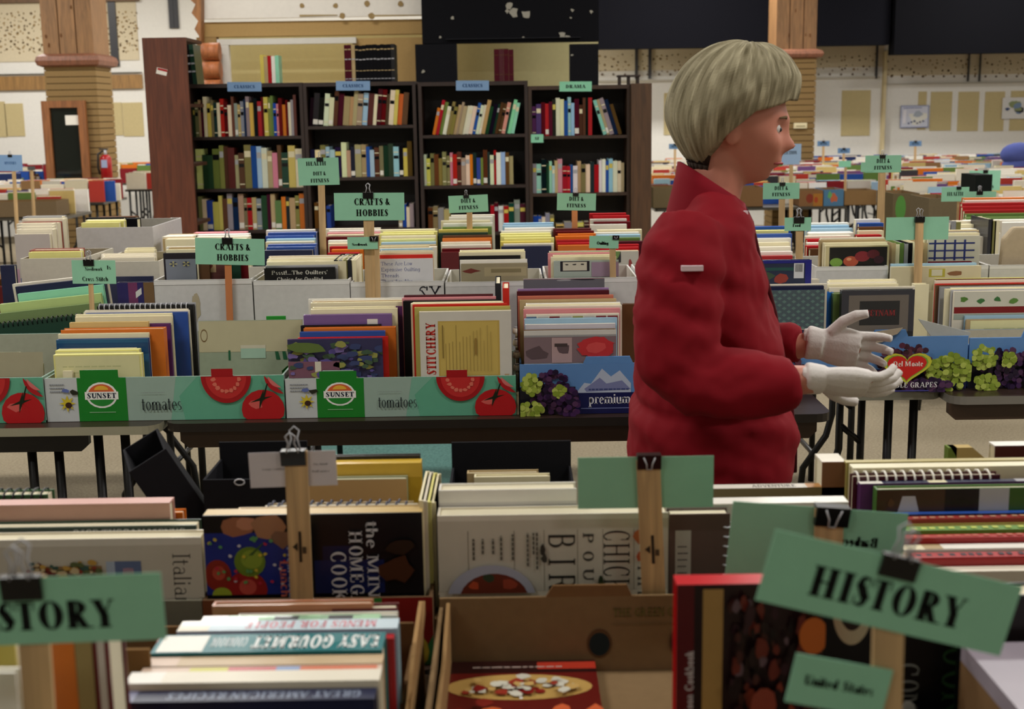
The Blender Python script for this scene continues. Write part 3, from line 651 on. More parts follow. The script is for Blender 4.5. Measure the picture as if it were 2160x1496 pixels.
# --- tomato and grape artwork
def tomato_art(word, cut=0):
    def f(P):
        P.rect(0, 0, 1, 1, (150, 172, 160)); P.rect(0, 0, .175, 1, (192, 196, 196)); P.rect(.56, 0, 1, 1, (96, 166, 136))
        P.poly([(.52, 0), (.58, 0), (.56, .55), (.64, 1), (.55, 1)], (120, 172, 150))
        P.rect(.135, 0, .34, 1, (28, 124, 40)); P.rect(.15, 1, .31, 1.18, (28, 124, 40))
        P.disc(.235, .6, .066, .3, (232, 232, 226)); P.disc(.235, .6, .057, .255, (210, 96, 52), 20, 0, 180); P.disc(.235, .6, .057, .255, (40, 132, 52), 20, 180, 360)
        P.disc(.235, .72, .03, .1, (230, 176, 60), 14, 0, 180); P.rect(.165, .5, .305, .68, (232, 232, 226))
        P.text('SUNSET', .235, .53, .12, (30, 40, 60), .26, .1, 0, .125, True); P.rect(.18, .2, .29, .215, (150, 196, 150))
        P.lines(.02, .1, (.84, .76, .68), .025, (120, 124, 130))
        for k in range(8): q = k*PI/4; P.poly([(.09+.012*math.cos(q+1.6), .42+.05*math.sin(q+1.6)), (.09+.036*math.cos(q), .42+.2*math.sin(q)), (.09+.012*math.cos(q-1.6), .42+.05*math.sin(q-1.6))], (204, 184, 50))
        P.disc(.095, .38, .014, .07, (60, 36, 30)); P.blob(.12, .68, .06, (40, 40, 30), 7, .3); P.blob(.085, .72, .05, (96, 110, 170), 7, .3)
        P.lines(.4, .52, (.64,), .012, (140, 148, 144)); P.text(word, .4, .24, .3, (50, 60, 60), .14, .04, 0, .17)
        P.disc(.76, 1.0, .105, .62, (160, 22, 28), 26, 180, 360); P.rect(.70, 1, .79, 1.17, (160, 22, 28)); P.disc(.76, .98, .085, .5, (188, 44, 44), 26, 180, 360)
        for k in range(9): q = PI+PI*(k+.5)/9; P.blob(.76+.055*math.cos(q), .98+.33*math.sin(q), .05, (214, 110, 92), 6, .2)
        P.disc(1.0, 1.0, .08, .42, (168, 26, 34), 20, 180, 270); P.disc(.985, .98, .05, .26, (206, 110, 106), 16, 180, 275)
        P.disc(.91, .22, .09, .46, (176, 24, 30)); P.blob(.88, .36, .1, (206, 90, 84), 8, .3)
        for k in range(6): q = k*PI/3+.3; P.poly([(.905+.006, .44), (.905+.05*math.cos(q), .46+.24*math.sin(q)), (.905-.006, .49)], (20, 34, 20))
        P.poly([(.905, .44), (.93, .82), (.935, .82), (.915, .44)], (20, 34, 20))
    return f
def grapes(P, x, y, n, rx, ry, cols, r=.05):
    for k in range(int(n*1.6)):
        a = random.uniform(0, 2*PI); q = math.sqrt(random.random()); c = random.choice(cols)
        P.disc(x+rx*q*math.cos(a), y+ry*q*math.sin(a), r*.32*(.5/P.W if P.W < .4 else 1), r*1.15, c, 8)
def grape_art(kind):
    def f(P):
        P.rect(0, 0, 1, 1, (92, 134, 188)); P.poly([(0, 0), (1, 0), (1, .45), (0, .3)], (26, 28, 70))
        dp = ((46, 26, 62), (66, 36, 80), (34, 22, 48), (82, 50, 84)); gr = ((150, 168, 66), (176, 190, 90), (128, 148, 50)); rd = ((86, 40, 60), (66, 32, 48), (104, 60, 74))
        if kind == 'premium':
            P.rect(0, 0, 1, .42, (24, 28, 76)); P.W *= .49
            P.poly([(.5, .4), (.58, .62), (.64, .6), (.74, .9), (.82, .74), (.9, .86), (1, .6), (1, .4)], (176, 186, 206)); P.poly([(.58, .5), (.72, .72), (.78, .6), (.92, .66), (1, .48), (.6, .44)], (120, 126, 168))
            P.rect(.46, 0, 1, .42, (24, 28, 76)); P.lines(.62, .98, (.47,), .03, (60, 70, 120), 0); P.text('premium', .62, .2, .2, (222, 222, 226), .17, .06, 0, .38)
            P.rect(.55, .1, 1, .115, (120, 130, 180))
            P.rect(0, .0, .5, .55, (30, 30, 40))
            grapes(P, .3, .45, 70, .2, .42, dp); grapes(P, .1, .62, 26, .08, .2, gr); grapes(P, .1, .12, 30, .1, .16, gr); grapes(P, .36, .5, 14, .05, .1, gr); grapes(P, .45, .25, 20, .08, .3, dp)
        elif kind == 'heart':
            grapes(P, .12, .4, 40, .12, .35, rd); grapes(P, .7, .45, 80, .14, .42, rd); grapes(P, .9, .35, 80, .1, .34, gr); grapes(P, .8, .12, 30, .1, .12, dp)
            for sc, c in ((1.25, (196, 196, 60)), (1.08, (120, 160, 60)), (1, (204, 40, 36))):
                cx, cy = .695, .5
                pts = []
                for k in range(28):
                    t = 2*PI*k/28; pts.append((cx+sc*.0062*16*math.sin(t)**3*.92, cy+sc*.0165*(13*math.cos(t)-5*math.cos(2*t)-2*math.cos(3*t)-math.cos(4*t))))
                P.poly(pts, c)
            P.text("Del Monte", .7, .5, .1, (236, 230, 220), .2, .08, 0, .14, True)
            P.text('FARMS', .46, .2, .09, (220, 220, 226), .2, .06, 0, .11); P.text('TABLE GRAPES', .6, .1, .1, (224, 224, 226), .2, .06, 0, .24)
            P.rect(.5, .03, .8, .05, (70, 70, 150))
        else:
            P.W *= .6; P.rect(0, 0, 1, .5, (28, 26, 36)); P.rect(.55, 0, 1, .5, (24, 28, 76)); P.poly([(.6, .5), (.8, .68), (1, .6), (1, .5)], (176, 150, 160))
            grapes(P, .3, .4, 90, .2, .38, dp); grapes(P, .1, .65, 30, .09, .24, gr); grapes(P, .28, .6, 16, .05, .12, gr); grapes(P, .12, .14, 34, .1, .16, gr); grapes(P, .5, .4, 24, .06, .3, rd)
    return f
def boxpx(x0, x1, yt, Y, depth, **k):
    """tray whose front spans the two picture columns at distance Y; rim height from the picture row"""
    a = at_y(x0, yt, Y); b = at_y(x1, yt, Y); hf = (a.z+b.z)/2-BZ
    return tray(a.x, b.x, Y, Y+depth, hf, k.pop('hb', hf), k.pop('col'), k.pop('label'), **k)
YM = 3.20
grayg = (150, 152, 136)
boxpx(-416, 90, 800, YM-.005, .37, col=(150, 172, 160), inner=grayg, art=tomato_art('tomates'), tabs=((.15, .31, .02), (.7, .79, .016)), label='green tomato box cut by the left edge', hb=.17)
boxpx(93, 598, 795, YM, .37, col=(150, 172, 160), inner=grayg, art=tomato_art('tomates'), tabs=((.15, .31, .02), (.7, .79, .016)), label='green and grey tomato box printed tomates', hb=.17)
boxpx(601, 1088, 796, YM, .37, col=(150, 172, 160), inner=grayg, art=tomato_art('tomatoes'), tabs=((.15, .31, .02), (.7, .79, .016)), label='green and grey tomato box printed tomatoes', hb=.10)
boxpx(1096, 1575, 766, YM, .37, col=(92, 134, 188), inner=(160, 150, 130), art=grape_art('premium'), tabs=((.28, .5, .018),), label='blue grape box printed premium left of the person', hb=.12)
boxpx(1590, 2043, 712, 3.43, .25, col=(92, 134, 188), inner=(170, 165, 150), art=grape_art('heart'), tabs=((.55, .72, .02),), label='blue grape box with a red heart logo by the gloves', hb=.12)
boxpx(2046, 2500, 710, 3.43, .25, col=(92, 134, 188), inner=(170, 165, 150), art=grape_art('plain'), tabs=((.24, .5, .02),), label='blue grape box cut by the right edge', hb=.12)
# raised end flap standing in the tomates box
def flap(x0, x1, y0, y1, Y, label, col, col2, side=1):
    a = at_y(x0, y1, Y); b = at_y(x1, y0, Y); w = b.x-a.x; h = b.z-BZ-.006
    r = empty('box_insert', ((a.x+b.x)/2, Y, BZ+.006), label, 'cardboard panel', None, (-.12, 0, 0))
    mb = MB(); k = .21*w; hz = a.z-BZ-.006
    mb.prism([(-w/2, 0), (w/2-k, 0), (w/2-k, hz+.0), (w/2, hz+.05), (w/2, h), (-w/2, h)] if side > 0 else [(-w/2, 0), (w/2, 0), (w/2, h-.03), (w/2-k, h), (-w/2, h)], 'y', 0, .006, col); mb.build('panel', 'card', r)
    P = Print((-w/2, 0, 0), (1, 0, 0), (0, 0, 1), (0, -1, 0), w, h)
    P.rect(0, .62, 1, .995, col2)
    if side > 0:
        P.disc(.05, .82, .035, .08, (110, 90, 60), 14); P.disc(.05, .82, .028, .062, col2, 14); P.rect(.28, .52, .3, .64, (40, 90, 60)); P.poly([(.74, .52), (.78, .52), (.76, .62), (.73, .62)], (40, 90, 60)); P.poly([(.81, .52), (.85, .52), (.83, .62), (.8, .62)], (40, 90, 60))
        P.rect(.4, .54, .64, .66, (150, 180, 160)); P.rect(.4, .66, .64, .7, (190, 186, 164))
    else: P.blob(.12, .45, .07, (60, 66, 50), 9, .6)
    P.build('panel_print', r)
flap(420, 634, 676, 786, YM+.16, 'grey-green raised box flap between the tomates books and purple books', (140, 152, 130), (176, 170, 138))
flap(-150, 84, 744, 800, YM+.03, 'beige inner flap at the left edge of the first tomato box', (150, 148, 122), (156, 150, 124), -1)
mb = MB(); a = at_y(562, 680, YM+.22); b = at_y(602, 667, YM+.22); mb.box(a.x, YM+.22, BZ+.006, b.x, YM+.226, b.z, (46, 140, 50)); tag(mb.build('green_divider', 'card'), 'bright green card divider peeking above the raised flap', 'divider')
# ---------------------------------------------------------------- book stacks in boxes
SEQ = {}
def stack(entries, Y0, box, group, zb=BZ+.006, t0=.02):
    """entries front to back: (x0,x1,ytop,colour[,opts]); cover front edges read from the picture, standing in a real box"""
    Y = Y0; i = 0
    for e in entries:
        x0, x1, yt, c = e[:4]; op = dict(e[4]) if len(e) > 4 else {}
        n = op.pop('n', 1); t = op.pop('t', t0); yaw = op.pop('yaw', 0); lab = op.pop('label', None); gap = op.pop('gap', .003); zz = op.pop('zb', zb); yb = op.pop('yb', None); dyt = op.pop('dy', 4)
        for k in range(n):
            SEQ[box] = SEQ.get(box, 0)+1; i = SEQ[box]
            a = at_y(x0, yt-dyt*k, Y); b = at_y(x1, yt-dyt*k, Y); w = b.x-a.x; h = (a.z+b.z)/2-zz
            if n > 1 and k: w *= random.uniform(.93, 1.0); 
            cc = c if isinstance(c, (str, tuple)) else c[k % len(c)]
            nm = cw(cc) if isinstance(cc, str) else op.get('cn', 'printed')
            L = lab if (lab and k == 0) else '%s book, %s from front %s' % (nm, ORD[min(i, 27)], box)
            o2 = {q: v for q, v in op.items() if q != 'cn'}
            if yb and k == 0: o2['vis'] = min(1, (a.z-at_y(x0, yb, Y).z)/h)
            book(((a.x+b.x)/2, Y, zz), w, h, t, cc, L, group, rot=(0, 0, yaw), **o2)
            Y += t+gap
    return Y
def band_art(*bands):
    def f(P):
        for (y0, y1, c) in bands: P.rect(0, y0, 1, y1, c)
    return f
def title(txt, col, y=.45, h=.2, S=.2, width=.8, bg=None):
    def f(P):
        if bg: P.rect(0, 0, 1, 1, bg)
        P.text(txt, .5, y, h, col, S, .06, 0, width, True)
    return f
def stripes_top(*cs):
    def f(P):
        x = 0
        for (w, c) in cs: P.rect(x, .05, min(x+w, 1), .95, c); x += w
    return f
# tomates box, left pile of pattern books
def booklet_art(P):
    P.rect(.02, .02, .98, .98, (214, 210, 160)); P.lines(.1, .9, (.8, .7, .6, .5, .4), .02, (190, 190, 140)); P.rect(.3, .1, .7, .35, (222, 220, 180))
gt = 'in the tomates box'
stack([(132, 152, 783, 'cream', dict(t=.01)), (112, 297, 748, 'paleyellow', dict(art=booklet_art, n=2, dy=9, t=.022, spine='T')), (122, 286, 736, 'cream', dict(t=.012)),
       (118, 312, 716, (36, 84, 124), dict(t=.016, cn='steel blue', art=band_art((.8, .95, (22, 66, 110))), spine='L', side=(30, 60, 120))), (122, 313, 704, 'cream', dict(t=.012, n=1)), (128, 345, 695, 'orange', dict(t=.03, spine='R')),
       (146, 312, 680, (196, 168, 110), dict(t=.014, cn='straw coloured')), (200, 358, 684, 'purple', dict(t=.012)), (158, 362, 668, 'cream', dict(n=2, t=.014, dy=5)),
       (180, 395, 660, 'blue', dict(t=.007)), (176, 398, 657, 'ivory', dict(n=2, t=.013, dy=3)), (204, 408, 645, 'black', dict(t=.014, comb='silver', spine='T')), (208, 412, 640, 'silver', dict(t=.006))], YM+.012, gt, 'pattern books in the tomato boxes')
# leaning pile to the left (slanting tops)
lp = [(60, 208, 736, 'cream'), (14, 225, 728, (200, 186, 130)), (30, 130, 752, (150, 40, 40)), (20, 240, 690, 'darkgreen'), (22, 236, 668, (110, 130, 84)), (30, 240, 648, (180, 200, 130)), (70, 246, 628, 'mint'), (66, 250, 612, 'navy'), (60, 255, 606, 'ivory')]
Y = YM+.40
for i, (x0, x1, yt, c) in enumerate(lp):
    a = at_y(x0, yt, Y); b = at_y(x1, yt-34, Y); w = (b.x-a.x); h = (a.z+b.z)/2-BZ-.01
    book(((a.x+b.x)/2-.02, Y+.0, BZ+.012), w, h, .018, c, '%s book with sloping top, %s in the tilted pile at left' % (cw(c) if isinstance(c, str) else ('pale card', 'tan', 'brick red', 'sage', 'moss', 'lime')[min(i, 5)], ORD[i+1]), 'tilted books in the left tomato box',
         rot=(0, -.09, .05), spine='T', comb='black' if c == 'darkgreen' else False)
    Y += .025
stack([(-60, 12, 652, 'maroon', dict(t=.03)), (-30, 8, 645, (150, 40, 60), dict(t=.02, cn='wine')), (-90, 64, 606, (96, 36, 36), dict(t=.03, cn='brown'))], YM+.65, 'at the far left edge of the tomato box', 'books at the left edge')
# tomatoes box, left pile
def floral(P):
    P.rect(0, 0, 1, 1, (58, 56, 88))
    for k in range(90): P.blob(random.random(), random.random()*.9, random.uniform(.03, .09), random.choice(((96, 84, 150), (70, 92, 70), (120, 104, 160), (150, 150, 80), (60, 70, 110))), 9, .8)
    P.blob(.2, .82, .14, (96, 116, 60), 9, 1.6)
def sleeve(P): P.rect(0, 0, 1, 1, (124, 84, 100)); P.rect(.02, .0, .5, .6, (60, 30, 34)); P.rect(.52, 0, .64, 1, (214, 208, 190)); P.rect(.66, 0, 1, .8, (132, 84, 106))
g2 = 'in the tomatoes box'
def purpletop(P):
    P.rect(0, .0, 1, 1, (116, 88, 142)); P.rect(.72, .7, .84, .95, (220, 216, 210)); P.rect(.35, .2, .75, .35, (30, 20, 34)); P.blob(.9, .6, .3, (150, 140, 120), 8, .4)
stack([(608, 716, 763, (120, 90, 104), dict(art=sleeve, t=.006, cn='clear-sleeved')), (606, 806, 715, 'purple', dict(art=floral, yb=800, t=.01, label='floral patterned book with purple and green blooms in the tomatoes box')),
       (628, 818, 712, 'scarlet', dict(t=.012)), (632, 812, 700, 'blue', dict(t=.014, spine='R')), (640, 834, 692, 'orange', dict(t=.022, spine='R')), (634, 804, 686, 'black', dict(t=.01)),
       (640, 826, 664, (130, 100, 150), dict(t=.016, art=purpletop, cn='lilac')), (655, 838, 652, 'cream', dict(n=2, t=.014)), (660, 850, 648, 'purple', dict(t=.01)), (655, 868, 638, ['cream', 'tan', 'ivory'], dict(n=3, t=.016, dy=2)), (650, 874, 630, 'white', dict(t=.012)),
       (656, 730, 634, 'paleyellow', dict(t=.012))], YM+.012, g2, 'pattern books in the tomato boxes')
def stitchery(P):
    P.rect(0, 0, 1, 1, (206, 202, 190)); P.rect(.2, .02, .87, .86, (190, 162, 82)); P.rect(.22, .04, .85, .84, (198, 172, 92))
    P.text('STITCHERY', .17, .05, .14, (184, 48, 40), .28, .09, 90, .58); P.rect(.92, .02, .97, .05, (190, 160, 120))
    for k in range(14): P.rect(.28+.038*k, .1, .284+.038*k, .1+random.uniform(.4, .7), (150, 128, 70))
    P.rect(.6, .35, .62, .6, (150, 120, 60)); P.rect(.245, .3, .255, .8, (120, 100, 50))
stack([(884, 1078, 657, 'ivory', dict(art=stitchery, yb=797, t=.016, label='cream STITCHERY book with a tan panel on its cover')), (874, 1076, 648, (176, 166, 90), dict(t=.014, cn='olive yellow')), (870, 1070, 642, 'scarlet', dict(t=.012)), (866, 1062, 640, 'cream', dict(n=3, t=.016, dy=1)),
       (850, 1050, 634, 'black', dict(t=.014)), (848, 1046, 628, 'pink', dict(t=.016)), (852, 1040, 622, 'maroon', dict(t=.01)), (1044, 1056, 598, 'charcoal', dict(t=.16, gap=-.16, name='book')), (1060, 1074, 608, 'scarlet', dict(t=.12))], YM+.014, 'behind the tan STITCHERY book', 'pattern books in the tomato boxes')
# premium box
def bwart(P):
    P.rect(0, 0, 1, 1, (128, 108, 112)); P.rect(0, .86, 1, 1, (206, 204, 196)); P.rect(.0, .8, 1, .86, (150, 150, 150)); P.blob(.14, .3, .2, (92, 76, 80), 9, .6); P.rect(.3, .0, .52, .78, (176, 150, 150)); P.blob(.42, .4, .16, (96, 80, 84), 8, .5); P.rect(.33, .5, .47, .6, (70, 60, 60))
    for k in range(7): q = k*2*PI/7; P.blob(.78+.1*math.cos(q), .45+.18*math.sin(q), .16, (190, 54, 58), 9, .7)
    P.blob(.78, .45, .16, (206, 76, 76), 8, .7)
def patch_art(P):
    for k in range(8): P.rect(k/8, 0, k/8+.11, .98, random.choice(((120, 28, 36), (190, 186, 180), (90, 110, 140), (150, 150, 80), (200, 190, 180))))
def grayphoto(P):
    P.rect(0, .0, 1, 1, (98, 98, 102)); P.blob(.5, .85, .12, (150, 150, 150), 9, .8); P.blob(.75, .9, .12, (46, 46, 48), 9, 1.2); P.rect(0, .975, 1, 1, (190, 120, 120))
def redfrag(P): P.rect(0, 0, 1, 1, (190, 186, 196)); P.blob(.8, .6, .2, (196, 60, 60), 8, 1); P.blob(.55, .7, .15, (120, 50, 60), 8, 1)
stack([(1105, 1300, 697, 'silver', dict(art=bwart, yb=765, t=.02, spine='R', side=(110, 84, 50), label='book with a grey photo strip and red flower above the grape box')), (1108, 1298, 684, 'white', dict(art=redfrag, t=.012)),
       (1106, 1302, 672, 'lightblue', dict(t=.012)), (1110, 1306, 663, 'ivory', dict(art=patch_art, t=.014)), (1104, 1308, 652, 'pink', dict(t=.012)), (1106, 1312, 646, ['ivory', 'cream', 'white'], dict(n=3, t=.015, dy=3)),
       (1096, 1300, 632, 'tan', dict(t=.012)), (1092, 1294, 624, (190, 110, 90), dict(t=.012, cn='salmon')), (1090, 1285, 614, 'maroon', dict(t=.014)), (1092, 1284, 609, 'lilac', dict(t=.01)), (1312, 1345, 642, 'brown', dict(t=.02))], YM+.012, 'in the premium grape box', 'books in the premium grape box')
for i, (x, c, yt) in enumerate(((1284, 'black', 604), (1298, 'navy', 598), (1312, 'pink', 608), (1326, 'purple', 602))):
    a = at_y(x, yt, YM+.3); book((a.x, YM+.29, BZ+.01), .014, a.z-BZ-.02, .05, c, '%s slanting binder edge, %s of four behind the premium box books' % (cw(c), ORD[i+1]), 'slanting binders behind the premium box books', rot=(0, -.3, 0))
# beads / small white jars between the boxes
jm = MB()
jar0 = None; KN = []
for i, (x, y) in enumerate(((1084, 668), (1087, 694), (1095, 722), (1100, 750))):
    Y = YM+.30-.075*i; c = at_y(x, y+6, Y)
    if jar0 is None:
        jm.tube([(0, 0, 0), (0, 0, .004), (0, 0, .016)], [.008, .011, .009], 'ivory', 10); jm.tube([(0, 0, .016), (0, 0, .02)], .006, 'silver', 8); o = jar0 = jm.build('white_knob', 'gloss')
    else: o = jar0.copy(); COL.objects.link(o)
    o.location = (at_y(1091, 800, YM).x, Y, .9-.02*i); KN.append(o)
mb = MB(); xx = at_y(1091.5, 800, YM).x
pts = []
mb.prism([(YM+.0, BZ), (YM+.33, BZ), (YM+.33, .9), (YM+.27, .9), (YM+.27, .88), (YM+.2, .88), (YM+.2, .86), (YM+.13, .86), (YM+.13, .84), (YM+.04, .84), (YM+.04, .80), (YM+.0, .80)], 'x', xx-.003, xx+.003, (150, 140, 110)); csp = tag(mb.build('card_strip', 'card'), 'beige stepped card edge with white knobs between tomatoes and grape boxes', 'card strip')
for o in KN: o.parent = csp
# ---------------------------------------------------------------- white file boxes
YW = 3.60
def wbox(x0, x1, yt, lab, Y=YW, d=.3, mark=None, smudge=None, tilt=0):
    def art(P):
        if smudge:
            for k in range(5): P.blob(smudge+random.uniform(-.03, .03), .75+random.uniform(-.2, .1), .08, (170, 158, 130), 9, .4)
        if mark: P.text(mark, .72, .82, .13, (30, 30, 40), .1, .1, 0, None)
        P.rect(.0, .955, 1, .99, (214, 212, 208))
    return boxpx(x0, x1, yt, Y, d, col=(196, 194, 190), inner=(176, 172, 162), art=art, label=lab, name='white_file_box')
wbox(324, 531, 590, 'white file box with a brown smudge behind the tomates box', smudge=.42)
wbox(534, 737, 591, 'plain white file box behind the raised green flap')
wbox(739, 936, 594, 'white file box marked SY behind the purple books', mark='SY')
wbox(939, 1146, 594, 'white file box behind the STITCHERY book')
wbox(1150, 1345, 586, 'white file box left of the person behind the grape box')
wbox(1352, 1560, 582, 'white file box mostly hidden behind the person')
wbox(1722, 1873, 562, 'white file box below the book with apples on its cover', Y=3.9)
wbox(1976, 2085, 560, 'narrow white file box under the blue grid quilt book', Y=3.92)
wbox(2088, 2300, 558, 'white file box at the right edge beside the beige backrest', Y=3.92)
gw = 'books in the white file boxes'
def quilt(P):
    P.rect(0, .78, 1, 1, (30, 26, 36)); P.rect(0, 0, .06, .8, (30, 26, 36)); P.rect(.06, 0, 1, .78, (122, 128, 140))
    for k in range(2):
        cx = .3+.4*k
        for j in range(8): q = j*PI/4; P.poly([(cx, .6), (cx+.12*math.cos(q-.2), .6+.1*math.sin(q-.2)), (cx+.12*math.cos(q+.2), .6+.1*math.sin(q+.2))], ((196, 186, 110), (50, 54, 70))[(j+k) % 2])
def redquilt(P): P.rect(0, 0, 1, 1, (96, 50, 50)); P.rect(.1, .3, .6, .8, (170, 140, 110)); P.poly([(.35, .35), (.5, .55), (.35, .75), (.2, .55)], (120, 44, 44))
def blk(P): P.rect(0, 0, 1, 1, (20, 20, 24)); P.text("Pssst!...The Quilters'", .5, .6, .24, (214, 212, 200), .16, .08, 0, .8, True); P.text('Choice for Quality!', .5, .2, .24, (214, 212, 200), .16, .08, 0, .66, True)
def quill(P):
    P.rect(0, 0, 1, 1, (212, 212, 214))
    for k, t in enumerate(('These Are Low', 'Expensive Quilting', 'Threads', 'These Are Also')): P.text(t, .07, .74-.24*k, .15, (70, 84, 150), .1, .06, 0, (.56, .7, .32, .56)[k])
def tanbook(P): P.rect(0, 0, 1, 1, (150, 140, 112)); P.rect(.35, .3, .98, .8, (166, 154, 120)); P.blob(.15, .6, .12, (110, 50, 44), 8, 1); P.rect(.45, .5, .9, .7, (130, 120, 88))
def tiles(P): P.rect(0, 0, 1, 1, (160, 170, 160)); P.rect(.1, .35, .55, .98, (30, 30, 34)); P.rect(.14, .4, .51, .93, (196, 190, 170)); [P.blob(.2+.12*k, .78, .04, (40, 40, 40), 7, .8) for k in range(3)]; P.rect(.58, 0, 1, .9, (150, 128, 146))
stack([(344, 412, 534, 'charcoal', dict(art=quilt, yb=591, t=.01, label='dark quilt pattern book with pale star blocks in a white box')), (417, 440, 530, 'brown', dict(t=.01))], YW+.02, 'in the smudged white box', gw)
stack([(418, 478, 536, 'brown', dict(art=redquilt, yb=591, t=.01, label='brown and red quilt book under the left crafts sign')), (480, 505, 535, 'darkgreen', dict(t=.01)), (440, 520, 532, ['darkred', 'grey', 'tan'], dict(n=3, t=.015)), (350, 520, 526, ['cream', 'ivory', 'tan', 'white'], dict(n=4, t=.018, dy=2))], YW+.045, 'at the back of the smudged white box', gw)
stack([(557, 706, 565, 'black', dict(art=blk, yb=600, t=.012, label='black cover with white quilters lettering in a white box')), (560, 712, 560, 'silver', dict(t=.01)), (562, 730, 552, 'cream', dict(n=4, t=.016, dy=2)), (566, 745, 544, ['ivory', 'cream', 'tan', 'paleyellow'], dict(n=5, t=.018, dy=1))], YW+.02, 'behind the black quilters cover', gw)
for i, (x, c) in enumerate(((712, 'black'), (722, 'grey'), (732, 'olive'), (741, 'charcoal'), (750, 'cream'))):
    a = at_y(x, 546, YW+.06); book((a.x-.004, YW+.05, BZ+.007), .011, a.z-BZ-.01, .17, c, '%s thin book seen edge on, %s right of the black quilters cover' % (cw(c), ORD[i+1]), gw)
stack([(795, 913, 546, 'white', dict(art=quill, yb=598, t=.006, label='white sheet with blue lettering about quilting threads')), (797, 912, 538, 'scarlet', dict(t=.012)), (800, 914, 532, ['cream', 'ivory', 'lightblue'], dict(n=3, t=.018, dy=3)), (790, 908, 524, ['ivory', 'tan', 'cream'], dict(n=3, t=.02, dy=2))], YW+.02, 'behind the quilting threads sheet', gw)
stack([(972, 1113, 556, (150, 140, 112), dict(art=tanbook, yb=594, t=.01, cn='khaki', label='khaki book with a red corner motif in a white box')), (970, 1112, 548, 'white', dict(t=.01)), (968, 1098, 540, 'black', dict(t=.012)), (968, 1108, 532, ['cream', 'paleyellow', 'ivory', 'tan'], dict(n=5, t=.02, dy=1))], YW+.02, 'behind the khaki book', gw)
stack([(1168, 1305, 550, (160, 170, 160), dict(art=tiles, yb=584, t=.012, cn='grey', label='craft book with a black framed tile picture left of the person')), (1162, 1300, 542, 'cream', dict(n=2, t=.014, dy=4)), (1156, 1290, 534, ['pink', 'ivory', 'tan', 'mint'], dict(n=5, t=.018, dy=1))], YW+.02, 'behind the black framed tile book', gw)
stack([(1104, 1275, 588, 'grey', dict(art=grayphoto, yb=608, t=.012, label='grey photographic cover standing behind the premium grape box'))], YM+.36, 'x', gw)
def apples(P):
    P.rect(0, 0, 1, 1, (196, 184, 140)); P.rect(.06, 0, .97, .93, (18, 16, 18)); P.disc(.17, .24, .1, .2, (120, 160, 70)); P.disc(.4, .28, .12, .24, (180, 84, 60)); P.disc(.58, .5, .12, .24, (130, 40, 48)); P.disc(.75, .6, .1, .2, (96, 32, 44)); P.disc(.84, .34, .08, .18, (60, 28, 44)); P.disc(.37, .38, .04, .07, (220, 150, 110))
def grid(P):
    P.rect(0, 0, 1, 1, (186, 184, 168))
    for k in range(4): P.rect(.12+.19*k, .2, .16+.19*k, .88, (34, 46, 104))
    for k in range(3): P.rect(.02, .26+.24*k, .9, .31+.24*k, (34, 46, 104))
stack([(1742, 1876, 518, 'cream', dict(art=apples, yb=564, t=.014, label='dark cover with red and green apples right of the person')), (1738, 1872, 512, 'cream', dict(t=.02)), (1730, 1868, 506, ['tan', 'ivory'], dict(n=2, t=.02, dy=4))], 3.92, 'behind the apples cover', gw)
stack([(1958, 2068, 498, 'ivory', dict(art=grid, yb=562, t=.012, label='pale quilt book with a navy blue grid pattern')), (1950, 2066, 492, ['cream', 'grey', 'tan'], dict(n=4, t=.02, dy=2))], 3.94, 'behind the navy grid quilt book', gw)
for i, (x, c, y) in enumerate(((1884, 'tan', 512), (1892, 'cream', 515), (1901, 'green', 512), (1910, 'grey', 514), (1919, 'black', 512), (1928, 'cream', 510), (1952, 'tan', 512))):
    a = at_y(x, y, 3.95); book((a.x, 3.94, BZ), .012, a.z-BZ, .17, c, '%s thin upright book, %s between apples cover and grid quilt' % (cw(c), ORD[i+1]), gw)
def cover_seat(P): pass
# beige folded panel at the right edge
a = at_y(2120, 484, 3.95); b = at_y(2240, 478, 3.95)
mb = MB(); z0 = .8; mb.prism([(a.x-.02, BZ), (b.x, BZ), (b.x, b.z), (a.x+.03, b.z), (a.x, a.z-.03)], 'y', 3.955, 3.985, (176, 160, 134)); tag(mb.build('beige_backrest', 'card', bevel=.008), 'beige rounded panel at the right edge behind white boxes', 'panel')
# right cluster: blue book with barcode, checked cover, dark framed cover
def barcode(P):
    P.rect(0, 0, 1, 1, (34, 40, 108)); P.rect(0, 0, .9, .88, (40, 48, 70)); P.rect(0, .6, .85, .72, (40, 80, 76)); P.rect(.72, .3, .88, .9, (206, 206, 208)); P.blob(.5, .3, .16, (150, 60, 50), 8, .7); P.blob(.3, .4, .16, (60, 80, 60), 8, .7); P.rect(0, .88, 1, 1, (34, 36, 120)); P.rect(.9, 0, 1, 1, (34, 36, 120))
    for k in range(6): P.rect(.745+.02*k, .55, .753+.02*k, .85, (60, 60, 60))
def checked(P):
    P.rect(0, 0, 1, 1, (78, 92, 98))
    n, mm = 14, 12; P.k += 1
    for i in range(n):
        for j in range(mm):
            if (i+j) % 2: P.poly([((i+.5)/n, j/mm), ((i+1)/n, (j+.5)/mm), ((i+.5)/n, (j+1)/mm), (i/n, (j+.5)/mm)], (98, 126, 120), True)
    P.rect(0, .0, 1, .02, (180, 176, 160))
def viet(P):
    P.rect(0, 0, 1, 1, (60, 60, 66)); P.rect(.1, 0, .92, .88, (112, 104, 96)); P.rect(.25, .16, .8, .74, (48, 48, 48)); P.text('VIETNAM', .52, .38, .15, (140, 50, 52), .22, .08, 0, .46, True)
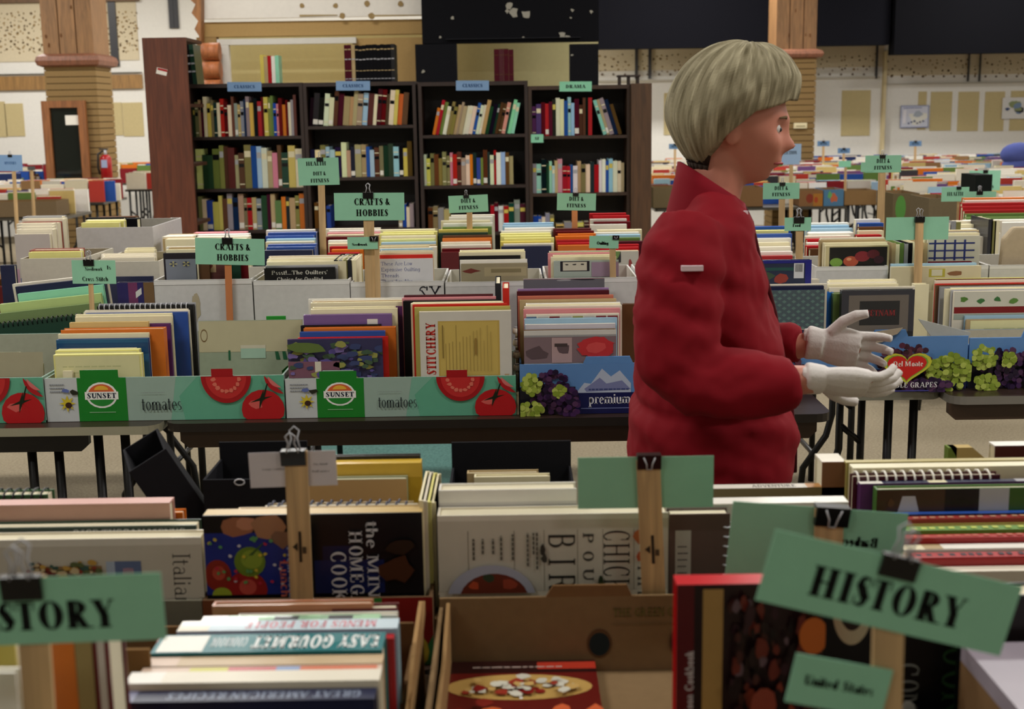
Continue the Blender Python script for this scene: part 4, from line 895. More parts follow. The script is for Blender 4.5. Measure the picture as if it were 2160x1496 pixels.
def veg(P):
    P.rect(0, 0, 1, 1, (196, 194, 180)); P.rect(0, .22, 1, .45, (120, 22, 28)); P.rect(0, 0, 1, .2, (150, 160, 150))
    for k, c in enumerate(((80, 120, 50), (60, 110, 60), (60, 110, 60), (90, 130, 60), (50, 56, 90), (180, 160, 60), (40, 40, 50), (110, 140, 60), (150, 40, 44))):
        P.blob(.06+.1*k, .72-.06*(k % 2), .09, c, 8, .3, .4)
gr = 'cookbooks in the right grape boxes'
stack([(1600, 1740, 612, 'navy', dict(art=checked, yb=696, t=.012, label='grey-green checked cover right beside the red jacket')), (1598, 1738, 604, 'navy', dict(t=.012)), (1600, 1745, 600, 'ivory', dict(t=.012)), (1610, 1758, 618, 'brightblue', dict(t=.02, spine='R', gap=.04)),
       (1580, 1712, 549, 'navy', dict(art=barcode, yb=604, t=.02, label='dark blue back cover with a white barcode by the jacket')), (1640, 1728, 590, 'ivory', dict(t=.02))], 3.447, 'beside the checked cover', gr)
stack([(1776, 1930, 612, 'charcoal', dict(art=viet, yb=700, t=.02, rot=(0, 0, 0), label='dark grey book with red lettering behind the raised glove')) if False else (1776, 1930, 612, 'charcoal', dict(art=viet, yb=700, t=.022, label='dark grey book with red lettering behind the raised glove')),
       (1758, 1785, 620, 'green', dict(t=.03)), (1750, 1930, 606, 'ivory', dict(t=.012)), (1745, 1895, 600, ['cream', 'ivory', 'cream'], dict(n=4, t=.02, dy=3)), (1930, 1960, 600, 'cream', dict(t=.03))], 3.447, 'behind the dark grey lettered book', gr)
def yframe(P): P.rect(0, 0, 1, 1, (200, 190, 156)); P.rect(.42, .55, .6, .9, (170, 160, 60)); P.rect(.45, .6, .57, .87, (200, 196, 170)); P.blob(.72, .7, .1, (130, 90, 60), 8, .8)
stack([(1880, 2070, 562, 'cream', dict(art=yframe, yb=612, t=.012, label='cream book with a yellow framed square near the right grape box')), (1880, 2060, 556, 'lightblue', dict(t=.012)), (1960, 2050, 552, 'darkred', dict(t=.012))], 3.868, 'behind the yellow framed book', gr)
stack([(2040, 2400, 672, 'tan', dict(art=booklet_art, t=.012, cn='tan')), (2036, 2400, 664, 'lightblue', dict(t=.01)), (2014, 2360, 613, 'ivory', dict(art=veg, yb=672, t=.014, label='cream cookbook cover with little vegetables and a dark red band')), (2008, 2350, 610, 'silver', dict(t=.012)), (1996, 2340, 608, 'cream', dict(n=2, t=.016, dy=2)),
       (1984, 2330, 603, 'grey', dict(t=.012)), (1975, 2320, 600, 'brown', dict(t=.01)), (1974, 2300, 597, 'scarlet', dict(n=1, t=.012)), (1972, 2300, 590, ['ivory', 'darkred', 'paleyellow'], dict(n=3, t=.01, dy=2))], 3.69, 'behind the grape box at the right edge', gr)
mb = MB(); q = [at_y(*p, 3.45) for p in ((1935, 672), (2045, 700), (2043, 708), (1990, 712), (1975, 722), (1960, 706))]
mb.prism([(p.x, p.z) for p in q], 'y', 3.441, 3.446, (170, 172, 168)); tag(mb.build('torn_flap', 'card'), 'torn grey cardboard flap on the corner of the heart logo box', 'cardboard flap')
mb = MB(); q = [at_y(*p, 3.42) for p in ((1806, 722), (1850, 700), (1905, 692), (1893, 705), (1872, 712), (1862, 722), (1848, 724), (1840, 730), (1815, 728))]
mb.prism([(p.x, p.z) for p in q], 'y', 3.421, 3.426, (164, 150, 130)); tag(mb.build('torn_flap', 'card'), 'torn beige cardboard edge above the red heart logo', 'cardboard flap')
# ---------------------------------------------------------------- cookbook boxes, far side of the near tables
YB1 = 1.70
def italian(P):
    P.rect(0, 0, 1, 1, (196, 190, 176)); P.rect(0, .9, 1, 1, (216, 212, 200))
    P.text('Italian', .865, .78, .24, (60, 58, 56), .09, .05, -90, .26); P.text('X', .80, .12, .2, (60, 58, 56), .09, .05, -90, None)
    P.rect(.22, .40, .54, .62, (150, 120, 84)); P.rect(.56, .40, .6, .68, (170, 184, 204)); P.rect(.6, .36, .72, .68, (96, 112, 150)); P.blob(.66, .5, .1, (160, 130, 150), 8, .3)
    for k in range(60): P.blob(random.uniform(.2, .54), random.uniform(.40, .68), random.uniform(.02, .05), random.choice(((140, 60, 40), (90, 100, 60), (190, 150, 70), (60, 90, 80), (200, 180, 140), (110, 40, 36))), 7, .5)
def flowers(P):
    P.rect(0, 0, 1, 1, (196, 156, 140)); P.rect(0, 0, .96, .8, (30, 50, 48))
    for k in range(14): P.blob(.72+random.uniform(-.1, .1), .72+random.uniform(-.12, .1), .06, random.choice(((90, 40, 56), (120, 56, 70), (70, 30, 50))), 8, .5)
    P.poly([(.3, .8), (.45, .6), (.36, .55)], (150, 120, 60)); P.rect(.86, .55, .97, .86, (120, 110, 90))
def darkgr(P):
    P.rect(0, 0, 1, 1, (26, 50, 42)); P.text('RICE TUSCAN MENUS', .7, .93, .05, (200, 204, 200), .2, .1, 0, .5, True)
    for k in range(12): P.blob(random.random(), .82, .03, (150, 30, 40), 7, .5)
def bluevet(P):
    P.rect(0, 0, 1, 1, (14, 14, 18)); P.rect(0, 0, .40, .78, (28, 44, 128)); P.rect(.5, 0, .82, .42, (22, 36, 90)); P.rect(.54, .42, .7, .6, (20, 28, 66))
    P.blob(.16, .86, .13, (156, 100, 72), 10, .6, .2); P.blob(.2, .9, .08, (190, 130, 100), 9, .5); P.blob(.3, .85, .15, (164, 118, 86), 11, .5, .2); P.blob(.35, .7, .12, (130, 96, 74), 9, .4)
    P.disc(.055, .25, .062, .2, (136, 40, 30)); P.disc(.06, .28, .03, .09, (180, 74, 56)); P.disc(.185, .06, .095, .24, (146, 32, 32)); P.disc(.19, .1, .04, .1, (190, 76, 66)); P.disc(.205, .42, .072, .19, (104, 130, 40)); P.disc(.215, .45, .05, .12, (134, 156, 52)); P.poly([(.2, .5), (.27, .66), (.275, .66), (.22, .5)], (60, 90, 40)); P.disc(.07, .0, .045, .1, (150, 166, 50))
    for k in range(34): P.blob(random.uniform(.02, .38), random.uniform(.1, .74), .022, random.choice(((200, 180, 60), (180, 40, 60), (90, 150, 90), (200, 200, 210))), 6, .4)
    P.text('the MINN', .745, .92, .14, (206, 208, 214), .16, .06, -90, .44); P.text('HOMEGROWN', .665, .8, .16, (206, 208, 214), .18, .07, -90, .56); P.text('COOKBOOK', .58, .56, .18, (206, 208, 214), .18, .07, -90, .5)
    P.blob(.88, .3, .16, (70, 40, 24), 11, .45); P.blob(.9, .6, .1, (44, 30, 20), 9, .6); P.text('Lunch', .345, .45, .11, (200, 110, 100), .16, .08, -90, .18); P.text('Fresh Local', .38, .62, .08, (150, 170, 220), .16, .08, -90, .26)
def chic(P):
    P.rect(0, 0, 1, 1, (202, 196, 182)); P.rect(0, .93, 1, 1, (224, 219, 207))
    for x in (.85, .715, .605, .46, .33, .13): P.rect(x, .0, x+.002, .8, (120, 116, 100))
    ik = (46, 46, 44)
    P.text('CHICKEN', .72, .8, .32, ik, .11, .04, -90, .43); P.text('B I R D S', .48, .76, .33, ik, .13, .05, -90, .5); P.text('P O U L T R Y', .63, .76, .13, (70, 70, 66), .16, .07, -90, .56); P.text('T H E', .868, .34, .15, (70, 70, 66), .16, .07, -90, .16)
    for x, y0, y1 in ((.15, .42, .7), (.19, .5, .7), (.235, .5, .7), (.27, .42, .74), (.32, .42, .76), (.385, .34, .78), (.425, .3, .78), (.41, .5, .78)):
        k = y0
        while k < y1: P.rect(x, k, x+.009, min(k+.05, y1), (90, 88, 80)); k += .062
    P.disc(.23, -.05, .19, .42, (176, 178, 196), 30); P.disc(.24, -.08, .15, .34, (112, 50, 36), 26); P.blob(.22, .2, .06, (60, 70, 50), 8, .5); P.blob(.31, .12, .07, (160, 70, 50), 8, .5); P.blob(.15, .1, .05, (190, 80, 50), 8, .5)
    P.blob(.455, .56, .07, (50, 50, 46), 8, .22); P.blob(.462, .45, .07, (60, 60, 54), 8, .2); P.blob(.9, .82, .1, (150, 84, 50), 8, .22); P.blob(.87, .72, .09, (176, 100, 60), 8, .3); P.blob(.91, .6, .08, (96, 100, 60), 8, .2); P.blob(.885, .46, .07, (190, 90, 56), 8, .3); P.disc(.705, .12, .012, .1, (50, 60, 40), 12)
def whiter(P):
    P.rect(0, 0, 1, 1, (202, 200, 200)); P.rect(0, .92, 1, 1, (226, 224, 220)); P.disc(.06, .12, .12, .2, (150, 40, 36), 18); P.poly([(.82, .3), (.84, .3), (.92, .1), (.89, .1)], (170, 40, 40)); P.poly([(.92, .24), (.95, .24), (.9, .1), (.88, .1)], (170, 40, 40))
def graybook(P):
    P.rect(0, 0, 1, 1, (92, 76, 70)); P.rect(.1, .35, .36, .88, (176, 172, 164)); P.lines(.14, .32, (.45, .5, .55, .6, .65, .7, .75), .012, (90, 90, 90)); P.text('Books', .4, .34, .12, (120, 104, 96), .16, .06, -90, None); P.rect(0, 0, 1, .08, (60, 48, 44))
cb = 'large cookbooks in the far row of near boxes'
wd = dict(t=.03)
stack([(-40, 424, 1137, 'ivory', dict(art=italian, yb=1285, t=.034, label='large cream cookbook with rotated Italian title at left')), (-60, 414, 1112, 'darkgreen', dict(art=darkgr, t=.03, label='dark green cookbook with white lettering behind the cream one')),
       (-60, 357, 1064, (200, 150, 140), dict(art=flowers, t=.028, spine='T', cn='pink', label='pink-edged cookbook with a purple flower cluster')), (330, 385, 1082, 'orange', dict(t=.02))], YB1, 'behind the large cream Italian cookbook', cb)
stack([(-60, 100, 1045, (40, 90, 50), dict(t=.03, cn='glossy green', comb='black', spine='T'))], YB1+.16, 'at the far left edge', cb)
stack([(427, 890, 1085, 'black', dict(art=bluevet, yb=1252, t=.03, side=(190, 160, 100), spine='T', label='black and blue cookbook with vegetables and rotated white title')), (500, 884, 1074, (190, 160, 110), dict(t=.014, cn='straw')), (555, 880, 1072, ['ivory', 'tan'], dict(n=2, t=.018, dy=5, comb='navy', spine='T'))], YB1, 'behind the black and blue cookbook', cb)
def yel(P): P.rect(0, 0, 1, 1, (186, 152, 44)); P.rect(0, .9, 1, 1, (214, 176, 70))
def gry(P): P.rect(0, 0, 1, 1, (150, 160, 136)); P.rect(0, .8, 1, 1, (190, 156, 110))
stack([(640, 858, 1012, (160, 166, 140), dict(art=gry, t=.02, cn='sage')), (705, 888, 978, (196, 160, 50), dict(art=yel, t=.025, spine='T', label='golden yellow book standing behind the white paper sign')), (700, 886, 962, 'charcoal', dict(t=.012))], YB1+.2, 'behind the paper sign', cb)
for i, x in enumerate((888, 896, 904, 912)):
    a = at_y(x, 1056+6*i, YB1+.02); book((a.x, YB1+.02+.01*i, BZ), .006, a.z-BZ, .15, ('cream', 'ivory', 'paleyellow', 'cream')[i], 'thin %s booklet seen edge on, %s right of the black cookbook' % (('cream', 'ivory', 'pale yellow', 'cream')[i], ORD[i+1]), 'thin booklets in the gap beside the black cookbook', mat='paper')
stack([(922, 1410, 1085, 'ivory', dict(art=chic, yb=1246, t=.04, label='large cream poultry cookbook with rotated CHICKEN title')), (925, 1216, 1033, 'white', dict(art=whiter, t=.035, label='white cookbook with red swash behind the poultry cookbook'))], YB1+.02, 'behind the poultry cookbook', cb)
stack([(1412, 1540, 1085, (92, 76, 70), dict(art=graybook, t=.03, comb='silver', spine='R', cn='brown', label='brown-grey comb bound cookbook with a pale sticker')), (1405, 1790, 1062, 'white', dict(t=.03, spine='T')), ], YB1+.03, 'behind the comb bound cookbook', cb)
def baster(P): P.rect(0, 0, 1, 1, (214, 208, 196)); P.text('ADVENTURE', .5, .2, .6, (60, 60, 60), .2, .1, 0, .3, True); P.rect(.72, 0, .82, 1, (200, 140, 70))
stack([(1480, 1790, 1030, (110, 96, 60), dict(t=.022, spine='T', side='ivory', topart=baster, rot=None) if False else dict(t=.022, spine='T', side='ivory', topart=baster, cn='ivory-spined'))], YB1+.20, 'reaching the person hem', cb)
# right cluster
def photoA(P):
    P.rect(0, 0, 1, 1, (60, 96, 40)); P.rect(0, .6, .36, 1, (70, 50, 36)); P.poly([(.05, .55), (.12, .95), (.18, .95), (.24, .6)], (190, 190, 196)); P.blob(.2, .66, .1, (180, 170, 60), 9, 1.4); P.rect(.32, .6, .48, 1, (24, 20, 24)); P.rect(.48, .6, .62, 1, (180, 182, 186)); P.blob(.4, .8, .12, (14, 12, 16), 8, .5)
    for k in range(8): P.blob(random.uniform(.05, .45), random.uniform(.62, .95), .03, random.choice(((200, 200, 200), (90, 60, 40), (120, 140, 60))), 7, .6)
gc = 'cookbooks in the right near box'
def mk(c1, c2):
    def f(P):
        P.rect(0, 0, 1, 1, c1); x = .02
        while x < .95: P.rect(x, .3, min(x+.03, 1), .75, c2); x += random.uniform(.04, .07)
    return f
rb = 'in the right near box of cookbooks'
stack([(1905, 2300, 1205, 'ivory', dict(t=.02, spine='T')), (1930, 2300, 1175, (170, 40, 44), dict(t=.02, spine='T', topart=mk((170, 40, 44), (30, 26, 40)), cn='crimson')), (1905, 2300, 1158, 'white', dict(t=.022, spine='T', topart=stripes_top((.12, 'cream'), (.1, 'tan'), (.8, 'white')))),
       (1890, 2300, 1134, 'red', dict(t=.016, spine='T', topart=mk((168, 36, 34), (190, 90, 70)))), (1895, 2300, 1118, (110, 150, 60), dict(t=.018, spine='T', topart=mk((100, 140, 56), (190, 200, 90)), cn='lime green')), (1900, 2300, 1108, (150, 140, 70), dict(t=.012, cn='khaki')),
       (1895, 2300, 1094, (170, 70, 60), dict(t=.014, spine='T', topart=mk((160, 60, 56), (200, 150, 120)), cn='brick')), (1880, 2300, 1084, 'navy', dict(t=.014, spine='T', side='blue')), (1850, 2300, 1030, (70, 110, 46), dict(art=photoA, t=.02, cn='green', label='green cookbook with a strip of food photographs at right')),
       (1815, 2300, 1018, 'purple', dict(t=.014, spine='T', topart=stripes_top((.1, 'white'), (.2, 'navy'), (.08, 'cream'), (.3, 'navy'), (.4, 'silver')))), (1800, 2110, 1004, 'maroon', dict(t=.02, comb='white', spine='T')), (1800, 2300, 984, 'cream', dict(t=.024, spine='T')), (1785, 2300, 972, (176, 160, 90), dict(t=.014, spine='T', cn='mustard'))], YB1-.06, rb, gc)
stack([(1735, 1785, 975, (120, 80, 50), dict(t=.05, spine='T', side='ivory', cn='brown picture'))], YB1+.2, 'left of the right cluster', gc)
stack([(2100, 2300, 940, 'maroon', dict(t=.03, spine='T', side='white'))], YB1+.3, 'at the right edge behind the cluster', gc)
a = at_y(2006, 945, YB1+.32); mb = MB(); mb.prism([(0, 0), (.035, 0), (.14, -.09), (.14, -.16), (.1, -.16)], 'y', 0, .02, (188, 164, 110)); mb.box(-.004, 0, -.15, .01, .02, 0, (110, 130, 60)); tag(mb.build('slanting_booklet', 'paper', None, (a.x, YB1+.32, a.z)), 'slanting cream and green booklet behind the right cluster', 'booklet')
# tray walls of the far near-row boxes
tray(-1.1, -.437, YB1-.012, YB1+.29, .10, .10, (120, 116, 100), 'grey box holding the cream Italian cookbook', inner=(110, 100, 80))
def vegbox(P):
    P.rect(0, 0, 1, 1, (60, 120, 70)); P.rect(.0, .45, 1, 1, (120, 70, 44)); P.disc(.86, .8, .2, .6, (140, 34, 30), 20); P.disc(.9, .2, .08, .3, (196, 170, 60), 14); P.rect(.7, .8, .78, 1, (60, 140, 60)); P.blob(.8, .3, .2, (110, 130, 50), 9, .5)
tray(-.436, -.116, YB1-.012, YB1+.29, .10, .12, (110, 84, 60), 'tomato and greens printed box below the black cookbook', inner=(120, 100, 70), art=vegbox)
tray(-.115, .497, YB1+.006, YB1+.29, .06, .06, (130, 104, 72), 'brown box holding the poultry cookbook', inner=(120, 96, 66))
tray(.5, 1.15, YB1-.075, YB1+.29, .09, .09, (130, 104, 72), 'brown box holding the right cluster of cookbooks', inner=(120, 96, 66))
# black open boxes
def openbox(loc, w, d, h, rot, label, col=(30, 30, 34), inn=(22, 14, 10), lip=(130, 110, 80), back_up=0):
    r = empty('black_box', loc, label, 'box', None, rot); t = .004
    for nm, b in (('bottom_panel', (-w, 0, 0, w, d, t)), ('front_panel', (-w, 0, t, w, t, h)), ('back_panel', (-w, d-t, t, w, d, h+back_up)), ('side_panel', (-w, t, t, -w+t, d-t, h)), ('side_panel', (w-t, t, t, w, d-t, h))):
        mb = MB(); mb.box(*b, col); mb.build(nm, 'card', r)
    mb = MB(); mb.box(-w+t, t, t, w-t, d-t, t+.002, inn); mb.build('lining', 'paper', r)
    return r
c = at_y(352, 1010, 2.03); openbox((c.x+.075, 2.03, BZ+.035), .034, .15, .21, (0, -.50, .35), 'slim black slipcase box tipped on its corner at left')
a = at_y(425, 975, 2.0); b = at_y(622, 975, 2.0); openbox(((a.x+b.x)/2, 2.0, BZ), (b.x-a.x)/2, .13, a.z-BZ-.03, (0, 0, 0), 'open black box with a metal label ring behind cookbooks', back_up=.03)
a = at_y(945, 975, 2.02); b = at_y(1212, 972, 2.02); openbox(((a.x+b.x)/2, 2.0, BZ), (b.x-a.x)/2, .15, a.z-BZ-.045, (0, 0, 0), 'open black box with two slim booklets behind the white cookbook', back_up=.045)
stack([(1000, 1160, 1006, 'cream', dict(t=.02)), (985, 1136, 998, 'tan', dict(t=.02))], 2.02, 'inside the open black box', 'booklets in the open black box')
c = at_y(505, 1018, 1.995); mb = MB(); mb.tube([(.008*math.cos(q), 0, .005*math.sin(q)) for q in [2*PI*k/10 for k in range(11)]], .0015, 'silver', 6); tag(mb.build('metal_ring', 'metal', None, (c.x, 1.996, c.z)), 'tiny silver ring on front of the open black box', 'ring')
# ---------------------------------------------------------------- near boxes, front row
YA = 1.20
def green_gras(P):
    P.text('THE GREEN GRASS', .70, .74, .11, (110, 104, 62), .2, .1, 0, .34, False); P.lines(.70, .99, (.63,), .02, (120, 100, 70), 0)
    for x in (.645, .975): P.disc(x, .4, .05, .19, (92, 68, 46), 20); P.disc(x, .39, .042, .15, (34, 44, 46), 20)
    for k in (0,): P.blob(.33, .02, .08, (70, 50, 34), 8, 1.4)
# empty brown box: back wall rim and notch tab
XA0, XA1 = -.104, .375
r = tray(XA0, XA1, YA+.0, 1.655, .10, .112, (126, 102, 72), 'open brown cardboard box with round holes and one flat book', inner=(128, 104, 74), backart=lambda P: None)
mb = MB(); w = (XA1-XA0)/2; mb.prism([(-w+.145, .112), (-w+.155, .128), (-w+.255, .128), (-w+.262, .112)], 'y', .45, .455, (120, 90, 60)); mb.build('rim_tab', 'card', r)
P = Print((at_y(925, 1300, 1.65).x, .4502, 0), (1, 0, 0), (0, 0, 1), (0, -1, 0), .34, .112, .0012); P.o = Vector((at_y(925, 1300, 1.65).x-(XA0+XA1)/2, .4498, 0)); green_gras(P); P.build('stamped_print', r)
mb = MB(); mb.prism([(.0, .0), (.0, .112), (.12, .09), (.3, .085), (.44, .11), (.44, .0)], 'x', -w+.010, -w+.015, (150, 118, 78)); mb.build('inner_side_flap', 'card', r)
def tart(P):
    P.rect(0, 0, 1, 1, (96, 22, 18)); P.rect(0, .86, 1, 1, (40, 14, 14)); P.rect(.62, .9, 1, .98, (170, 50, 34)); P.lines(.2, .78, (.92,), .012, (170, 150, 140), 0)
    P.disc(.5, .7, .46, .14, (186, 150, 84), 30)
    for k in range(60): a = random.uniform(0, 6.28); q = random.random(); P.blob(.5+.4*q*math.cos(a), .68+.1*q*math.sin(a), random.uniform(.015, .035), random.choice(((200, 196, 180), (130, 30, 26), (150, 50, 36), (210, 206, 190), (196, 160, 96))), 7, 1.3)
    for k in range(16): P.blob(random.uniform(0, 1), random.uniform(.1, .5), random.uniform(.04, .08), random.choice(((176, 60, 34), (60, 14, 12), (120, 30, 22), (196, 90, 50))), 8, 1.2)
    P.rect(.5, .5, .52, .52, (220, 220, 220))
a = at_z(934, 1398, .765); b = at_z(1255, 1398, .765); w = b.x-a.x
r = empty('book', (0.0, 0, 0), 'large dark red cookbook with a fruit tart lying in the brown box', 'book'); r.location = ((a.x+b.x)/2, a.y-.27, BZ+.006)
mb = MB(); mb.box(-w/2, 0, .015, w/2, .27, .018, (90, 20, 18)); mb.box(-w/2, 0, 0, w/2, .27, .003, (90, 20, 18)); mb.box(-w/2, 0, .003, -w/2+.003, .27, .015, (90, 20, 18)); mb.build('cover', 'gloss', r)
mb = MB(); mb.box(-w/2+.003, .003, .003, w/2-.003, .267, .015, 'page'); mb.build('page_block', 'paper', r)
P = Print((-w/2, 0, .018), (1, 0, 0), (0, 1, 0), (0, 0, 1), w, .27); tart(P); P.build('cover_print', r, 'gloss')
# easy gourmet box
def eg(P): P.rect(0, 0, 1, 1, 'teal'); P.rect(.02, .06, .22, .94, 'white'); P.text('EASY GOURMET', .98, .86, .7, (220, 222, 220), .3, .12, 180, .56) ; P.text('COOKBOOK', .4, .8, .5, (200, 210, 210), .3, .12, 180, .16)
def frog(c1, c2, txt=None, tc='charcoal'):
    def f(P):
        P.rect(0, 0, 1, 1, c1); P.rect(.0, .0, .14, 1, c2)
        if txt: P.text(txt, .9, .85, .65, tc, .26, .1, 180, .6)
    return f
def pkst(P): P.rect(0, 0, 1, 1, (206, 180, 160)); P.rect(.2, .1, .36, .9, (196, 190, 70)); P.rect(.36, .1, .56, .9, (190, 90, 96)); P.rect(.56, .1, .66, .9, (130, 150, 190)); P.rect(.66, .1, .98, .9, (200, 104, 70))
ga = 'cookbooks standing spine up in the nearest box'
nb = 'in the EASY GOURMET box'
Yg = 1.215
def navyart(P): P.rect(0, 0, 1, 1, 'navy'); P.text('GREAT AMERICAN RECIPES', .95, .8, .6, (130, 140, 160), .24, .1, 180, .7); P.rect(0, 0, .14, 1, (110, 112, 140))
stack([(195, 790, 1480, 'navy', dict(t=.026, spine='T', topart=navyart, label='thick navy cookbook, nearest in the EASY GOURMET box')), (262, 800, 1440, 'ivory', dict(t=.028, spine='T', topart=frog('ivory', 'white'))), (290, 803, 1425, 'ivory', dict(t=.022, spine='T', topart=pkst)),
       (300, 806, 1404, (190, 160, 130), dict(t=.024, spine='T', topart=frog((190, 165, 130), (206, 180, 160)), cn='tan')), (316, 806, 1376, 'teal', dict(t=.05, spine='T', topart=eg, label='teal-spined cookbook lettered EASY GOURMET upside down')),
       (330, 830, 1352, 'red', dict(t=.014, spine='T', topart=frog('red', 'red', 'MAKE-A-MIX COOKERY', 'pink'))), (372, 838, 1330, 'lightblue', dict(t=.03, spine='T', topart=frog((190, 206, 214), 'ivory', 'MENUS FOR PEOPLE', (206, 140, 150)))),
       (422, 800, 1312, 'mint', dict(t=.02, spine='T', topart=frog((150, 190, 150), 'ivory', 'H', 'charcoal'))), (500, 838, 1300, 'white', dict(t=.012)), (700, 838, 1285, 'darkred', dict(t=.02))], Yg, nb, ga)
def orng(P): P.rect(0, 0, 1, 1, (176, 112, 78)); P.rect(.42, .2, .98, .9, (150, 60, 44)); P.rect(.44, 0, .97, .87, (180, 120, 84)); P.blob(.08, .75, .05, (60, 50, 90), 7, .6); P.text('Cookery', .1, .66, .12, (90, 60, 90), .2, .08, 0, .28)
stack([(447, 785, 1276, (176, 112, 78), dict(art=orng, t=.016, cn='orange', label='orange-brown cookbook standing at the back of the EASY GOURMET box'))], 1.47, 'x', ga)
tray(-.60, -.135, 1.195, 1.60, .07, .10, (120, 92, 62), 'brown box holding the spine-up cookbooks in the foreground', inner=(110, 84, 56))
mb = MB(); mb.prism([(1.22, BZ), (1.6, BZ), (1.6, .87), (1.45, .86), (1.38, .835), (1.3, .83), (1.22, .80)], 'x', -.128, -.123, (160, 126, 84)); mb.prism([(1.25, .80), (1.6, .852), (1.6, .87), (1.25, .82)], 'x', -.1229, -.1195, (140, 108, 70)); tag(mb.build('side_flap', 'card'), 'torn brown cardboard side flap between the two foreground boxes', 'cardboard flap')
# dark food books at right foreground
def steak(P):
    P.rect(0, 0, 1, 1, (30, 12, 14)); P.rect(0, 0, .12, 1, (80, 12, 18)); P.rect(.18, 0, .32, .98, (160, 124, 70)); P.text('The Horn of the Moon Cookbook', .12, .1, .035, (190, 180, 180), .2, .1, 90, None)
    for k in range(150): P.blob(random.uniform(.36, .98), random.uniform(.02, .95), random.uniform(.012, .05), random.choice(((96, 36, 26), (120, 50, 34), (24, 10, 12), (60, 28, 24), (90, 70, 76), (44, 20, 28), (16, 10, 12))), 9, .9)
    P.disc(.92, .8, .1, .08, (176, 90, 34)); P.blob(.6, .5, .1, (130, 56, 40), 9, .9); P.blob(.62, .32, .1, (136, 60, 40), 9, .8); P.rect(.2, .3, .3, .31, (130, 96, 50)); P.blob(.9, .6, .03, (110, 140, 40), 7, .6)
def blackO(P): P.rect(0, 0, 1, 1, (12, 12, 14)); P.disc(.5, .9, .34, .18, (170, 160, 130), 20, 180, 360); P.disc(.5, .93, .24, .14, (40, 26, 20), 20, 180, 360); P.disc(.8, .56, .1, .05, (120, 120, 110)); P.disc(.8, .56, .07, .03, (12, 12, 14))
def blackC(P): P.rect(0, 0, 1, 1, (12, 12, 14)); P.text('CONNOISSEUR', .2, .62, .11, (120, 122, 118), .12, .06, -90, None); P.text('COOKING', .75, .85, .16, (40, 70, 40), .14, .07, -90, None); P.blob(.35, .3, .12, (190, 190, 186), 9, .8); P.blob(.3, .2, .08, (20, 20, 22), 8, .8)
def blackF(P):
    P.rect(0, 0, 1, 1, (18, 10, 10)); P.rect(0, 0, .04, 1, (70, 20, 30)); P.blob(.32, .62, .15, (120, 84, 36), 9, .5); P.blob(.34, .6, .06, (70, 40, 20), 8, .5); P.blob(.7, .75, .14, (130, 90, 36), 9, .5); P.blob(.8, .85, .1, (80, 30, 26), 8, .8)
gd = 'dark cookbooks in the right foreground'
stack([(1428, 1735, 1232, 'red', dict(art=steak, t=.03, side=(190, 24, 36), spine='T', pages='scarlet', label='dark red cookbook with roast meat cover in the right foreground'))], 1.29, 'x', gd)
stack([(1738, 1862, 1240, 'black', dict(art=blackO, t=.03, label='black book with a pale ring behind the History sign')), (1866, 2040, 1250, 'black', dict(art=blackC, t=.03, label='black cookbook with white and green rotated letters'))], 1.33, 'x', gd)
stack([(2040, 2400, 1255, 'black', dict(art=blackF, t=.04, label='dark cookbook with yellow flowers at the right edge'))], 1.34, 'x', gd)
a = at_y(2075, 1452, 1.25); mb = MB(); mb.box(0, 0, 0, .3, .2, .02, (150, 140, 150)); tag(mb.build('book', 'gloss', None, (a.x, 1.12, a.z)), 'lilac-grey book lying flat at lower right corner', 'book'); 
mb = MB(); mb.box(0, 0, 0, .3, .2, a.z-BZ-.001, (120, 92, 62)); tag(mb.build('support_box', 'card', None, (a.x, 1.12, BZ)), 'closed brown box under the flat lilac-grey book', 'box')
tray(.415, .95, 1.322, 1.62, .09, .1, (110, 84, 56), 'brown box holding the black cookbooks in the right foreground', inner=(96, 72, 48))
# bottom-left foreground books
gf = 'books under the left History sign'
for i, (x0, x1, y, c, d) in enumerate(((-20, 34, 1372, (196, 180, 90), .04), (100, 158, 1370, 'orange', .07), (160, 196, 1378, (150, 130, 84), .06), (198, 230, 1366, 'darkred', .05))):
    Y = 1.10+.0*i; a = at_y(x0, y+20, Y); b = at_y(x1, y+20, Y)
    book(((a.x+b.x)/2, Y, BZ), b.x-a.x, a.z-BZ+.02, d, c, '%s book standing %s from left under the STORY sign' % (('yellow', 'bright orange', 'tan', 'red and white striped')[i], ORD[i+1]), gf, spine='T', art=(lambda P: (P.rect(0, 0, 1, 1, (196, 186, 180)), P.rect(0, 0, .25, 1, (96, 14, 24)), P.rect(.75, 0, 1, 1, (96, 14, 24)))) if i == 3 else None)
stack([(-60, 32, 1420, 'white', dict(t=.012, label='white folded pamphlet at the lower left corner'))], 1.05, 'x', gf)
tray(-.66, -.35, .90, 1.16, .14, .14, (120, 92, 62), 'brown box holding the orange book at lower left', inner=(110, 84, 56))
mb = MB(); a = at_y(236, 1372, 1.30); mb.box(a.x, 1.30, BZ, a.x+.04, 1.305, a.z, (120, 90, 54)); tag(mb.build('card_divider', 'card'), 'brown cardboard divider between orange book and cookbook box', 'divider')
